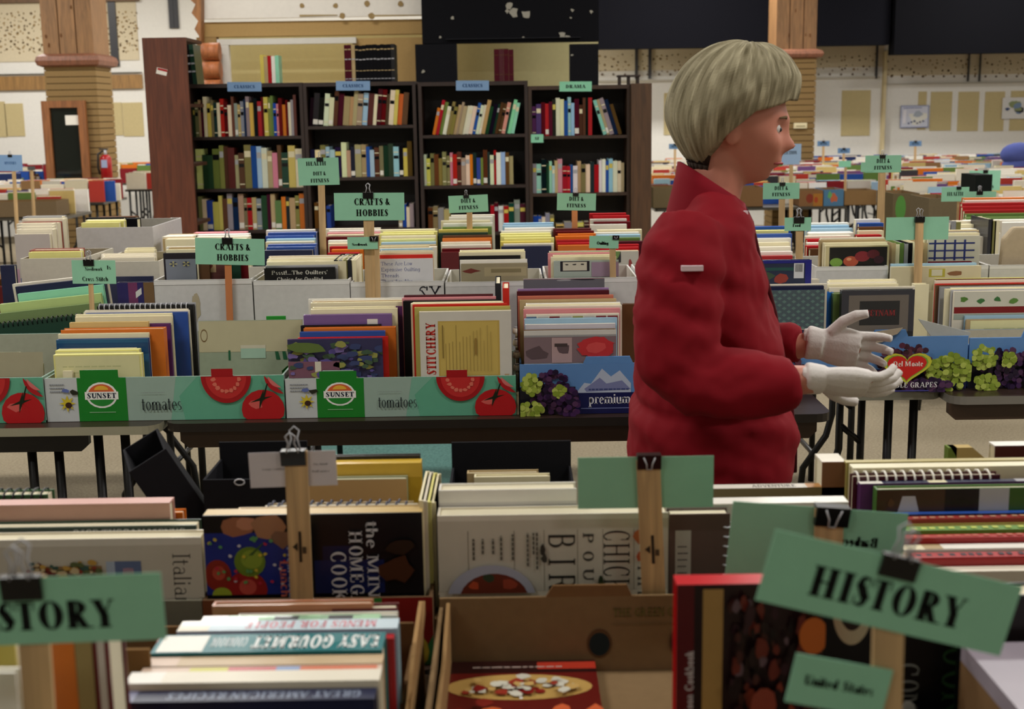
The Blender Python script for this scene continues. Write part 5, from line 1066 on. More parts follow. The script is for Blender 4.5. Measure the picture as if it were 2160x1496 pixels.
# ---------------------------------------------------------------- signs on sticks
def clip(parent, x, y, z, w, handles='up', rot=0, big=True, back=False):
    """black binder clip gripping the top edge; z = top of the grip bar"""
    r = None; mb = MB(); h = w*.62; d = w*(.5 if back else .26); tb = .0062 if back else .0022
    mb.prism([(-d/2, 0), (d/2, 0), (tb, -h), (-tb, -h)], 'x', -w/2, w/2, (12, 12, 14))
    o = mb.build('binder_clip', 'gloss', parent, (x, y, z), (0, rot, 0))
    for s in (-1, 1):
        mb = MB(); q = w*.2; up = .85*w if handles == 'up' else -.62*w
        if handles == 'down': pts = [(-q*1.2, s*d*.5, -.003), (-q*.6, s*(d*.55), up*.6), (-q*.5, s*(d*.35), up), (q*.5, s*(d*.35), up), (q*.6, s*(d*.55), up*.6), (q*1.2, s*d*.5, -.003)]
        else: pts = [(-q*1.2, s*d*.5, -.002), (-q*.6, s*d*.8, up*.45), (-q*1.0, s*d*1.0, up*.8), (0, s*d*1.05, up), (q*1.0, s*d*1.0, up*.8), (q*.6, s*d*.8, up*.45), (q*1.2, s*d*.5, -.002)]
        mb.tube(pts, w*.022+.0004, 'silver', 6); mb.build('wire_handle', 'metal', o)
    return o
def sign(quad, Y, lines, label, stick=None, col='signgreen', zb=BZ+.008, clipw=None, clipx=None, back=False, group='green section signs', stickcol='stick', handles='up', tail=None, extra=None, stickart=False, yaw=0, clipdy=0, mirror=False, S=.3, stickY=None, clipcol=None):
    """quad = (xc, yc, width_px, height_px, slope) of the card in the picture; stick = (x_top, x_bottom, width_px, y_bottom or None)"""
    xc, yc, wp, hp, slope = quad
    c = at_y(xc, yc, Y); sc = (at_y(xc+50, yc, Y)-at_y(xc-50, yc, Y)).length/100
    w, h = wp*sc, hp*sc; ang = slope
    if stick: sx = at_y(stick[0], yc, Y).x; bx = at_y(stick[1], (stick[3] or yc+200), Y).x; sw = stick[2]*sc
    else: sx = bx = c.x; sw = .02
    base = Vector((bx, Y+.012, zb)); r = empty('section_sign', base, label, 'sign', group)
    rel = lambda v: Vector(v)-base
    if stick:
        top = Vector((sx, Y, c.z+(h*.5 if tail is None else tail*sc)));
        mb = MB(); dd = .002; A = Vector((bx, 0, zb)); B = top; yo = -.0065 if back else .002
        yy0 = Y+yo; mb.prism([(bx-sw/2, zb), (bx+sw/2, zb), (B.x+sw/2, B.z), (B.x-sw/2, B.z)], 'y', yy0, yy0+.004, stickcol)
        mb.v = [tuple(Vector(v)-base) for v in mb.v]; so = mb.build('wooden_stick', 'paper' if stickcol != 'stick' else 'wood', r)
        if stickart:
            P = Print(Vector((bx-sw/2, yy0, zb))-base, Vector((B.x-bx, 0, B.z-zb)).normalized().cross(Vector((0, 1, 0)))*-1 if False else Vector((1, 0, 0)), Vector((B.x-bx, 0, B.z-zb)).normalized(), (0, -1, 0), sw, (B.z-zb), .0006)
            for y0 in stickart: P.rect(.48, y0, .6, y0+.14, (60, 50, 40)); P.poly([(.2, y0+.07), (.42, y0+.05), (.42, y0+.09)], (60, 50, 40)); P.rect(.64, y0+.04, .8, y0+.07, (80, 66, 50))
            P.build('stamped_mark', so)
    mb = MB(); mb.box(-w/2, 0, -h/2, w/2, .0008, h/2, col)
    card = mb.build('sign_card', 'paper', r, Vector((c.x, Y, c.z))-base, (0, ang, yaw))
    if lines:
        P = Print((-w/2, 0, -h/2), (1, 0, 0), (0, 0, 1), (0, -1, 0), w, h, .0005)
        for ln in lines:
            t, x, y, hh, ww = ln[:5]; P.text(t, x, y, hh, ln[5] if len(ln) > 5 else (22, 24, 22), S, .055, 0, ww, True, 0, mirror)
        P.build('lettering', card)
    if extra:
        for (dx, dy, ew, eh, txt) in extra:
            mb = MB(); mb.box(-ew*sc/2, 0, -eh*sc/2, ew*sc/2, .0008, eh*sc/2, col)
            k = mb.build('lower_card', 'paper', r, Vector((c.x+dx*sc, Y+(-.002 if dy > 0 else .003), c.z-dy*sc))-base, (0, ang*.8, yaw))
            if txt:
                P = Print((-ew*sc/2, 0, -eh*sc/2), (1, 0, 0), (0, 0, 1), (0, -1, 0), ew*sc, eh*sc, .0005); P.text(txt, .5, .42, .2, (22, 24, 22), .26, .06, 0, .72, True); P.build('lettering', k)
    if clipw:
        cx = clipx or (stick[0] if stick else xc); dx = (cx-xc)*sc
        p = Vector((c.x, Y, c.z)) + Vector((dx*math.cos(ang)+h/2*math.sin(ang), 0, -dx*math.sin(ang)+h/2*math.cos(ang)+.002+clipdy*sc))
        clip(r, *(p-base-Vector((0, .003 if back else 0, 0))), clipw*sc, handles, ang, back=back)
    return r
# foreground
YS = .985
sign((1875, 1252, 540, 160, .252), YS, [('HISTORY', .5, .24, .42, .62)], 'large green HISTORY sign tilted down to the right in the foreground', (1878, 1880, 66, 1500), clipw=80, clipx=1880, extra=((-100, 205, 212, 112, 'United States'),), S=.34, zb=ZT+.001)
sign((58, 1290, 575, 148, -.025), YS, [('HISTORY', .52, .22, .42, .6)], 'large green sign cut by the left edge reading STORY', (66, 66, 66, 1500), clipw=86, clipx=52, S=.34, zb=ZT+.001)
sign((1722, 1150, 370, 165, .09), 1.50, [('Barbecue', .72, .52, .13, .26)], 'green sign seen from behind with mirrored lettering near the HISTORY sign', (1745, 1735, 60, 1480), clipw=70, clipx=1745, back=True, mirror=True, stickart=(.2, .55), handles='down', zb=ZT+.007, clipdy=4)
sign((1362, 1018, 286, 112, .0), 1.675, [], 'blank green sign on a stamped paint stick before the red jacket', (1366, 1385, 50, 1240), clipw=50, clipx=1368, back=True, stickart=(.12, .5), handles='down', zb=ZT+.007, clipdy=4, tail=50)
sign((618, 990, 184, 76, -.02), 1.672, [('Large cookbooks', .3, .5, .05, .3), ('No limit', .82, .6, .05, .16), ('half price', .82, .4, .05, .2)], 'white paper note clipped to a stamped paint stick', (627, 637, 48, 1260), col=(206, 200, 204), clipw=52, clipx=622, back=True, stickart=(.12, .5), group='white notes', zb=ZT+.007, S=.12, clipdy=2, tail=42)
# middle row
CH2 = [('CRAFTS &', .54, .56, .24, .52), ('HOBBIES', .54, .16, .24, .46)]
DF = [('DIET &', .5, .56, .24, .38), ('FITNESS', .5, .18, .22, .5)]
sign((485, 531, 146, 56, .035), 3.585, CH2, 'green CRAFTS & HOBBIES sign on the reddish stick at left', (480, 481, 14, 675), stickcol=(190, 120, 76), clipw=22, clipx=480, zb=BZ+.0)
sign((779, 436, 148, 58, .01), 3.585, CH2, 'taller green CRAFTS & HOBBIES sign before the second bookcase', (777, 780, 22, 632), clipw=22, clipx=777, extra=((-30, 2-32, 60, 14, None),) if False else None, zb=BZ+.0)
sign((765, 513, 64, 26, .0), 3.575, [('Needlework', .4, .3, .2, .5)], 'little green side tag clipped to the taller crafts sign stick', (795, 795, 10, 600), clipw=18, clipx=789, handles='down', group='small green tags', zb=BZ)
sign((198, 574, 92, 50, .02), 3.52, [('Needlework', .5, .56, .14, .4), ('Cross Stitch', .52, .12, .18, .6), ('3s', .85, .62, .16, .1)], 'small green Cross Stitch sign standing in the leaning pattern books', (190, 192, 10, 700), clipw=22, clipx=188, group='small green tags', zb=BZ+.006, S=.2)
sign((1274, 511, 62, 26, .03), 3.60, [('Quilting', .45, .3, .26, .4)], 'little green tag with a side clip left of the red jacket', (1292, 1296, 13, 610), clipw=14, clipx=1299, group='small green tags', zb=BZ, handles='down')
sign((1683, 473, 56, 28, .0), 3.9, [('Food', .45, .3, .22, .3)], 'small dark-clipped green tag right of the red jacket', (1687, 1689, 15, 560), clipw=22, clipx=1685, group='small green tags', zb=BZ)
sign((1935, 482, 132, 48, .0), 3.86, [], 'blank green sign seen from behind right of the jacket', (1938, 1938, 17, 560), clipw=20, clipx=1938, back=True, zb=BZ)
# third row and beyond
sign((672, 362, 86, 57, -.01), 4.8, [('HEALTH', .45, .72, .15, .5), ('DIET &', .52, .36, .14, .32), ('FITNESS', .52, .1, .14, .46)], 'green HEALTH sign on a stick before the second bookcase', (677, 678, 14, 500), clipw=14, clipx=676, zb=BZ)
sign((988, 430, 83, 36, -.03), 4.85, DF, 'green DIET & FITNESS sign before the third bookcase', (990, 990, 12, 500), clipw=12, clipx=984, zb=BZ)
sign((1216, 426, 82, 36, .03), 4.85, DF, 'green DIET & FITNESS sign before the rightmost bookcase', (1212, 1213, 12, 500), clipw=12, clipx=1214, zb=BZ, stickcol=(206, 140, 90))
sign((1648, 403, 77, 34, .0), 5.0, DF, 'green DIET & FITNESS sign just right of the face of the person', (1650, 1650, 13, 500), clipw=12, clipx=1650, zb=BZ)
sign((1863, 346, 76, 36, .0), 4.9, DF, 'green DIET & FITNESS sign on the tallest stick at right', (1861, 1860, 15, 500), clipw=12, clipx=1861, zb=BZ, extra=((-34, 6, 26, 20, None),))
sign((2077, 381, 66, 42, .0), 6.6, [('NATURE', .5, .66, .16, .5), ('& THE', .5, .38, .14, .3), ('OUTDOORS', .5, .12, .14, .6)], 'green NATURE sign near the right edge', (2078, 2078, 9, 450), clipw=10, clipx=2078, zb=BZ)
sign((2015, 410, 58, 30, .0), 5.6, [('HEALTH', .5, .4, .26, .6)], 'green HEALTH sign left of the NATURE sign', (2024, 2024, 8, 460), clipw=10, clipx=2022, zb=BZ)
sign((2068, 417, 66, 26, .0), 5.5, [('Psychology', .4, .3, .2, .5)], 'plain green card under the NATURE sign', (2067, 2067, 8, 470), clipw=13, clipx=2066, zb=BZ)
sign((1667, 322, 46, 36, .0), 8.5, [('FICTION', .5, .4, .2, .6)], 'pale blue sign with green tab before the right pillar', (1669, 1670, 8, 420), clipw=9, clipx=1667, col=(150, 176, 206), zb=BZ, group='blue section signs', extra=((2, 20, 36, 10, None),))
sign((22, 344, 50, 34, .02), 7.4, [('MYSTERY', .5, .42, .16, .5, (50, 90, 140))], 'pale blue sign cut by the left edge', (28, 28, 8, 410), clipw=9, clipx=22, col='signblue', zb=BZ, group='blue section signs')
for i, (x, y, Y, ys, pos) in enumerate(((1424, 309, 13.0, 350, 'left of the person'), (1737, 303, 14.0, 345, 'right beside the right pillar'), (1780, 318, 13.0, 350, 'second right of the pillar'), (1931, 303, 13.5, 345, 'under the map poster'))):
    sign((x, y, 26, 11, .0), Y, [('TRAVEL', .5, .3, .4, .6)], 'tiny blue sign far back, %s' % pos, (x, x, 5, ys), clipw=6, clipx=x, col=(96, 126, 160), zb=BZ, group='blue section signs')
sign((1782, 346, 26, 13, 0), 10.5, [], 'tiny green card far back between pillar and tall DIET sign', (1784, 1784, 5, 380), col='mint', zb=BZ, group='small green tags')
sign((66, 355, 16, 8, 0), 9.0, [], 'tiny dark-topped tag on the far left tables', (66, 66, 7, 400), col=(90, 90, 90), zb=BZ, group='small green tags')
# ---------------------------------------------------------------- third row of tables
Y3 = 4.60
g3 = 'books on the third row of tables'
def row3(x0, x1, y0, cols, box, Y=Y3, t=.03, dy=3, art0=None, lab0=None, zb=BZ, sp='T'):
    ents = []; y = y0
    for i, c in enumerate(cols):
        k = random.randint(-5, 5); o = dict(t=t, spine=sp, pages='cream')
        if i == 0 and art0: o['art'] = art0
        if i == 0 and lab0: o['label'] = lab0
        cc = LET[c]; ents.append((x0+k, x1+k, y, cc, o)); y -= dy+random.uniform(-1, 2)
    stack(ents, Y, box, g3, zb=zb, t0=t)
def pat(*cs):
    def f(P):
        P.rect(0, 0, 1, 1, cs[0]); 
        for k in range(10): P.blob(random.random(), random.uniform(.3, 1), random.uniform(.05, .14), random.choice(cs), 8, .7)
    return f
row3(562, 664, 528, 'BbbwlbbW', 'in the blue pile left of the taller crafts sign', dy=6)
row3(694, 760, 534, 'rorwW', 'in the red and white pile by the taller crafts sign', dy=7)
row3(690, 806, 500, 'RwPWI', 'behind the red and white pile', Y=Y3+.25, dy=4)
row3(803, 918, 522, 'ItlYIYYw', 'in the cream pile beneath the second bookcase', dy=5)
row3(930, 1034, 532, 'RRIIonGyeWw', 'in the striped pile below the third bookcase', dy=6.5)
row3(948, 1040, 458, 'WI', 'topmost behind the striped pile', Y=Y3+.42, dy=5)
row3(1060, 1166, 520, 'BIyYYYWWll', 'in the yellow pile below the third bookcase', dy=5)
row3(1172, 1252, 518, 'orrooRR', 'in the orange pile below the rightmost bookcase', dy=6, lab0=None)
row3(1258, 1352, 530, 'wrrMelIw', 'in the red and green pile beside the jacket', dy=6, art0=pat((190, 186, 176), (40, 40, 44), (150, 60, 60), (110, 140, 80)))
row3(1248, 1325, 474, 'WRWrr', 'in the red topped pile behind', Y=Y3+.3, dy=6)
row3(1590, 1668, 540, 'rWIwWbYb', 'in the white and blue pile right of the jacket', Y=4.45, dy=8)
row3(1705, 1800, 525, 'nrWrIW', 'in the pile under the tall DIET sign', Y=4.45, dy=6)
row3(1706, 1796, 490, 'WllW', 'in the pale blue pile under the tall DIET sign', Y=4.7, dy=6)
row3(1810, 1862, 512, 'YBrwnbW', 'in the pile with a blue and yellow spine', Y=4.5, dy=8)
row3(1985, 2110, 500, 'IWWwI', 'in the white pile near the right edge', Y=4.45, dy=8)
row3(2035, 2180, 470, 'WWeerrrWo', 'in the green and red pile at the right edge', Y=4.75, dy=6)
row3(2122, 2230, 452, 'Weyo', 'in the yellow and green pile at the right edge', Y=5.0, dy=8)
for i, (x, c, y) in enumerate(((1998, 'ivory', 470), (2010, 'grey', 466), (2020, 'olive', 468), (2088, 'charcoal', 462), (2095, 'olive', 466), (2102, 'cream', 464))):
    a = at_y(x, y, 4.42); book((a.x, 4.41, BZ), .016, a.z-BZ, .17, c, '%s upright thin book, %s in the row near the right edge' % (cw(c), ORD[i+1]), g3)
# left end of the third row: white long box, tissue bundles, cream boxes
def litter(x0, x1, y, Y, cols, box, t=.02, dy=2): row3(x0, x1, y, cols, box, Y=Y, t=t, dy=dy)
boxpx(160, 322, 480, 4.56, .4, col=(186, 182, 182), inner=(170, 166, 156), label='long white box holding papers at left before the cabinet', name='white_file_box')
row3(176, 256, 470, 'YYwk', 'in the long white box', Y=4.58, t=.03, dy=3)
row3(205, 285, 462, 'kn', 'in the long white box', Y=4.78, t=.05, dy=3)
boxpx(326, 348, 470, 4.975, .25, col=(196, 192, 186), label='narrow white box end with a dark hand hole', name='white_file_box')
for n_, (x0, x1, y0, Y, lab) in enumerate(((42, 178, 545, 4.02, 'cream box with brown tape edge behind the Cross Stitch sign'), (196, 335, 552, 4.02, 'low white box of papers left of the dark quilt book'))):
    boxpx(x0, x1, y0, Y, .3, col=(190, 184, 170), inner=(150, 140, 116), label=lab, name='white_file_box')
stack([(212, 325, 544, 'ivory', dict(n=5, t=.03, dy=2)), (262, 325, 528, 'cream', dict(n=2, t=.03))], 4.05, 'in the low white box', g3)
stack([(60, 170, 532, 'paleyellow', dict(t=.03)), (62, 168, 527, (150, 80, 76), dict(t=.05, cn='dusty red'))], 4.04, 'in the cream taped box', g3)
def frames(P): P.rect(0, 0, 1, 1, (190, 182, 176)); P.rect(.08, 0, .92, .62, (96, 106, 150)); P.disc(.5, .0, .36, .5, (200, 194, 190), 20); P.disc(.5, .0, .2, .3, (190, 160, 140), 20); P.rect(0, 0, .06, .7, (190, 150, 170))
stack([(30, 104, 494, 'ivory', dict(art=frames, t=.03, label='packet with a blue oval pattern in the clear bagged pile')), (34, 110, 484, 'ivory', dict(n=3, t=.05, dy=6)), (40, 120, 470, (150, 70, 60), dict(t=.05, cn='rust')), (46, 132, 462, ['ivory', 'silver'], dict(n=2, t=.05, dy=5))], 4.25, 'in the bagged pattern pile at left', g3)
mb = MB(); a = at_y(0, 500, 4.3); mb.prism([(-.36, 0), (-.02, 0), (-.02, .215), (-.03, .22), (-.36, .22)], 'y', 0, .28, (104, 74, 48)); tag(mb.build('cardboard_box', 'card', None, (a.x-.06, 4.3, BZ)), 'brown cardboard box at left edge beside the bagged patterns', 'box')
row3(346, 408, 505, 'wtIWt', 'in the low cream pile at foot of the tall cabinet', Y=4.4, dy=2, t=.05)
row3(410, 520, 505, 'wIWP', 'behind the left crafts sign', Y=4.5, dy=4, t=.05)
stack([(0, 30, 560, 'navy', dict(t=.02)), (30, 74, 598, 'navy', dict(t=.012)), (20, 90, 600, ['cream', 'ivory', 'grey'], dict(n=3, t=.012, dy=2)), (205, 322, 584, 'navy', dict(t=.012)), (196, 318, 592, 'ivory', dict(n=3, t=.012, dy=3))], 3.84, 'in the crowded pile behind the Cross Stitch sign', g3)
def zebra(P):
    P.rect(0, 0, 1, 1, (40, 34, 90)); P.rect(.3, 0, .55, 1, (110, 50, 90)); 
    for k in range(6): P.poly([(.5, .1+.15*k), (.66, .14+.15*k), (.66, .2+.15*k), (.5, .16+.15*k)], (200, 200, 196))
    P.rect(.72, 0, 1, 1, (110, 84, 54))
stack([(246, 324, 596, 'navy', dict(art=zebra, t=.02, label='dark blue book with zebra stripes left of the white file box'))], 3.60, 'x', g3)
# ---------------------------------------------------------------- far tables, boxes and uncounted books
far = MB()
PALF = ['e6e2d8', 'd9cfae', 'a83a32', '7a2026', '2b4f9c', '27335c', 'ded6c4', '8a6a48', 'c8b070', '5f7a3e', '9dbfd6', 'b9b4aa', 'c9c0a8', '3a3a3e', '6a4a7a', 'cf6f25', 'e9e6e0', 'd8d0c0']
def strew(x0, x1, yt, Y, dep, dens=1.0, flat=False, zb=ZT, skip=((-4.99, -4.28, 13.4, 14.3), (2.9, 3.7, 14.4, 15.3))):
    """a run of packed books: front covers facing us in rows, tops at uneven heights"""
    y = Y
    while y < Y+dep:
        a = at_y(x0, yt, Y).x; b = at_y(x1, yt, Y).x; top = at_y((x0+x1)/2, yt, Y).z; x = a
        while x < b:
            w = random.uniform(.14, .24); h = max(.04, (top-zb)*random.uniform(.72, 1.0)); t = random.uniform(.02, .05)
            bad = any(x+w > s[0] and x < s[1] and y+.07 > s[2] and y < s[3] for s in skip)
            if not bad: far.box(x, y+random.uniform(0, .02), zb+.001, x+w*.95, y+t, zb+h, random.choice(PALF), top=random.choice(PALF))
            x += w
        y += .055/dens
def fartable(x0, x1, Y, dep, label, edge=(60, 56, 48), legs=None):
    folding_table(at_y(x0, 400, Y).x, at_y(x1, 400, Y).x, Y, Y+dep, label, edge=edge, top=(80, 74, 62), rc=.03, group='far tables', legs=legs)
def fbox(x0, x1, yt, Y, col, label, art=None):
    boxpx(x0, x1, yt, Y, .3, col=col, inner=(120, 96, 66), label=label, art=art, group='far cardboard boxes')
def fruit(P): P.rect(0, 0, 1, 1, (120, 86, 54)); P.disc(.45, .5, .16, .3, (120, 50, 34), 12); P.rect(.6, 0, 1, .8, (150, 100, 40)); P.disc(.72, .4, .08, .2, (150, 60, 34), 10)
def blues(P): P.rect(0, 0, 1, 1, (70, 110, 140)); P.blob(.5, .5, .3, (170, 90, 60), 9, .6); P.blob(.3, .7, .2, (90, 150, 90), 8, .6)
Z = 10.2
fartable(1382, 1790, Z, .75, 'far table with brown boxes right of the person')
for x0, x1, yt, c, l, a in ((1378, 1470, 395, (110, 96, 70), 'far grey-brown box behind the collar of the person', None), (1475, 1610, 396, (120, 90, 60), 'far brown box hidden behind the near DIET sign', None), (1686, 1736, 402, (120, 86, 54), 'far brown box with a red fruit picture', fruit), (1738, 1780, 400, (70, 110, 140), 'far blue box with a colourful picture', blues), (1782, 1850, 402, (126, 98, 64), 'plain far brown box with a dark red spot', None)):
    fbox(x0, x1, yt, Z+.02, c, l, a)
strew(1378, 1850, 384, Z+.34, .36)
fartable(1380, 1880, 11.4, .75, 'second far table behind the brown boxes'); strew(1380, 1880, 366, 11.45, .6)
for Y, yt, x0, x1 in ((12.8, 348, 1380, 2300), (13.75, 338, 1380, 2400), (15.6, 328, 1380, 2450)):
    fartable(x0, (x0+x1)/2-4, Y, .7, 'dark table, left half of the far right row %s' % {12.8: 'behind the brown boxes', 13.75: 'second from the wall', 15.6: 'nearest the wall'}[Y]); fartable((x0+x1)/2+4, x1, Y, .7, 'dark table, right half of the far right row %s' % {12.8: 'behind the brown boxes', 13.75: 'second from the wall', 15.6: 'nearest the wall'}[Y])
    strew(x0, x1, yt, Y+.03, .6)
fartable(1880, 2350, 6.9, .75, 'table at right behind the NATURE sign'); strew(1900, 2350, 402, 7.18, .42)
fartable(1910, 2380, 8.2, .75, 'table at right two rows behind the NATURE sign'); strew(1915, 2380, 375, 8.25, .6)
fartable(1900, 2380, 9.9, .75, 'table at right three rows behind the NATURE sign'); strew(1905, 2380, 352, 9.95, .6)
fartable(1900, 2400, 11.3, .7, 'table at right four rows behind the NATURE sign'); strew(1905, 2400, 338, 11.35, .6)
def greens(P): P.rect(0, 0, 1, 1, (96, 84, 60)); P.disc(.3, .75, .2, .22, (80, 130, 60), 12); P.blob(.6, .3, .2, (60, 70, 110), 8, .6)
c0, c1 = at_y(1884, 410, 7.0), at_y(1940, 410, 7.0)
fbox(1884, 1940, 408, 6.85, (96, 84, 60), 'far box with a green leafy print below the tall stick', greens)
fbox(1960, 2020, 418, 6.3, (104, 92, 70), 'far grey-brown box beside the green HEALTH sign'); folding_table(at_y(1900, 400, 6.2).x, at_y(2350, 400, 6.2).x, 6.2, 6.8, 'table holding the box beside the green HEALTH sign', group='far tables'); strew(2030, 2350, 426, 6.47, .3)
mb = MB(); a = at_y(2113, 402, 5.9); b = at_y(2152, 376, 5.9); mb.box(a.x, 6.24, BZ, b.x, 6.44, b.z, (16, 20, 18)); tag(mb.build('black_box', 'paper'), 'black box standing right of the NATURE sign', 'box')
mb = MB(); c = at_y(2150, 352, 11.0)
for k in range(4): mb.ball((random.uniform(-.1, .1), 0, .05*k), .16, .12, .1, (70, 80, 140))
tag(mb.build('cloth_bundle', 'cloth', None, (c.x, 10.9, .95)), 'blue cloth bundle on the far books at the right edge', 'cloth')
# behind the person's left, between cabinet end and jacket

# left side
fartable(-160, 132, 10.3, .7, 'table at the far left edge piled with books'); strew(-160, 118, 402, 10.62, .4)
fbox(-60, 118, 426, 10.31, (116, 98, 74), 'far brown box at the left edge under piled books')
fartable(-200, 215, 12.1, .8, 'table in front of the left pillar', edge=(30, 30, 30), legs=((at_y(150, 400, 12.1).x, 1), (at_y(195, 400, 12.1).x, -1))); strew(-200, 192, 382, 12.15, .6)
fartable(-300, 76, 13.3, .7, 'table behind the left pillar table', edge=(30, 30, 30)); strew(-300, 72, 366, 13.35, .6)
fartable(262, 350, 14.25, .7, 'dark legged table between pillar and tall cabinet', edge=(24, 24, 24), legs=((at_y(268, 400, 14.25).x, 1), (at_y(290, 400, 14.25).x, 1))); strew(264, 330, 362, 14.3, .55)
fartable(-400, 400, 15.7, .8, 'table along the back wall at left'); strew(-400, 400, 348, 15.75, .6)
mb = MB(); a = at_y(312, 425, 14.4); mb.box(a.x, 14.5, 0, a.x+.2, 14.8, .4, (34, 14, 12)); tag(mb.build('crate', 'paper'), 'dark red crate on the floor under the table beside the tall cabinet', 'crate')
# ---------------------------------------------------------------- the person
YP = 2.52
def W3(x, y, dy=0): return at_y(x, y, YP+dy)
def evaluated(o):
    dg = bpy.context.evaluated_depsgraph_get(); me = bpy.data.meshes.new_from_object(o.evaluated_get(dg)); return me
def fuse(mb, name, mat, parent, voxel, smooth=8, col=None, post=None, colf=None):
    me = mb.mesh(name+'_tmp'); o = bpy.data.objects.new(name, me); COL.objects.link(o)
    r = o.modifiers.new('r', 'REMESH'); r.mode = 'VOXEL'; r.voxel_size = voxel; r.use_smooth_shade = True
    s = o.modifiers.new('s', 'SMOOTH'); s.iterations = smooth; s.factor = .5
    bpy.context.view_layer.update(); m2 = evaluated(o); o.modifiers.clear(); o.data = m2; bpy.data.meshes.remove(me)
    if post:
        ns = [v.normal.copy() for v in m2.vertices]
        for v, n in zip(m2.vertices, ns): v.co += post(v.co, n)
    for a in list(m2.color_attributes): m2.color_attributes.remove(a)
    ca = m2.color_attributes.new('Col', 'FLOAT_COLOR', 'POINT'); c = lin(col); arr = []
    for v in m2.vertices: arr += list(colf(v.co) if colf else c)
    ca.data.foreach_set('color', arr)
    m2.polygons.foreach_set('use_smooth', [True]*len(m2.polygons)); m2.update()
    m2.materials.clear(); m2.materials.append(M(mat)); o.name = name; o.parent = parent
    return o
PO = Vector((W3(1500, 900).x, YP, 0))
per = empty('person', PO, 'person in a red zip jacket and white gloves walking to the right', 'person')
L = lambda v: Vector(v)-PO
def ring(cx, cy, z, rx, ry, n=28, tiltz=0, pw=1.0):
    out = []
    for k in range(n):
        q = 2*PI*k/n; c, s = math.cos(q), math.sin(q)
        c = math.copysign(abs(c)**pw, c); s = math.copysign(abs(s)**pw, s)
        out.append((cx+rx*c, cy+ry*s, z+tiltz*c))
    return out
# jacket
jk = MB(); tors = [(1345, 1655, 1003, .205), (1330, 1672, 990, .21), (1326, 1672, 940, .208), (1330, 1664, 860, .205), (1338, 1650, 780, .20), (1344, 1636, 700, .20), (1350, 1622, 630, .205), (1358, 1606, 570, .21), (1370, 1592, 520, .205), (1390, 1585, 480, .19), (1415, 1578, 450, .155), (1440, 1566, 425, .115), (1450, 1552, 402, .085)]
R = []
for x0, x1, y, ry in tors:
    a = W3(x0, y); b = W3(x1, y); R.append([L(p) for p in ring((a.x+b.x)/2, YP, (a.z+b.z)/2, (b.x-a.x)/2, ry, 28, 0, .9)])
jk.rings(R, 'red')
def limb(mb, pts, rad, col='red', n=16, flat=1.0): mb.tube([L(p) for p in pts], rad, col, n, True, flat)
def P3(x, y, Y): return at_y(x, y, Y)
nearA = [P3(1450, 505, YP-.14), P3(1432, 560, YP-.19), P3(1425, 680, YP-.235), P3(1432, 770, YP-.25), P3(1470, 808, YP-.26), P3(1560, 812, YP-.27), P3(1630, 808, YP-.28), P3(1676, 803, YP-.285)]
limb(jk, nearA, [.075, .083, .078, .074, .07, .062, .054, .046])
farA = [P3(1490, 505, YP+.14), P3(1500, 600, YP+.20), P3(1530, 700, YP+.22), P3(1575, 750, YP+.22), P3(1630, 738, YP+.2), P3(1686, 730, YP+.175)]
limb(jk, farA, [.075, .075, .07, .062, .052, .042])
def folds(co, n):
    w = co+PO; d = noise.noise(Vector((w.x*7, w.y*7, w.z*11)))*.016 + noise.noise(Vector((w.x*3+5, w.y*3, w.z*22+w.x*9)))*.012
    d += .003*noise.noise(w*40)
    # drawstring crease near the waist and at the elbow
    d -= .009*math.exp(-((w.z-.93)/.012)**2)
    return n*d
def jcol(co):
    return lin((124, 6, 22))
jacket = fuse(jk, 'jacket', 'cloth', per, .009, 5, 'red', folds, jcol)
# collar: standing, higher at the back
cm = MB(); Rc = []
for z, rx, ry, t in ((-.06, .088, .105, -.02), (-.03, .078, .094, -.03), (-.005, .07, .086, -.038), (.018, .066, .080, -.042)):
    c = W3(1500, 405); Rc.append([L(p) for p in ring(c.x+.0-.1*z*0, YP, c.z+z, rx, ry, 26, t)])
for z, rx, ry, t in ((.018, .061, .075, -.042), (-.03, .064, .08, -.04)):
    Rc.append([L(p) for p in ring(W3(1500, 405).x, YP, W3(1500, 405).z+z, rx, ry, 26, t)])
cm.rings(Rc, (122, 8, 26), False); cm.build('collar', 'cloth', jacket)
# zip placket, hem band, logo tags
zm = MB(); zp = []
for (x, y) in ((1562, 430), (1581, 470), (1596, 540), (1612, 590), (1630, 660), (1645, 740), (1662, 830), (1673, 940), (1672, 996)): zp.append(L(W3(x+3, y)))
zm.tube(zp, .006, (70, 8, 16), 8); zm.build('zip_placket', 'cloth', jacket)
for x, y, w, dy, rot, nm in ((1550, 450, .044, -.105, .05, 'chest_logo'), (1459, 565, .038, -.2765, .0, 'sleeve_logo')):
    mb = MB(); c = L(P3(x, y, YP+dy)); mb.box(-w/2, -.012, -.0045, w/2, .006, .0045, (214, 190, 196)); mb.build(nm, 'cloth', jacket, c, (0, 0, .5 if nm[0] == 'c' else 0))
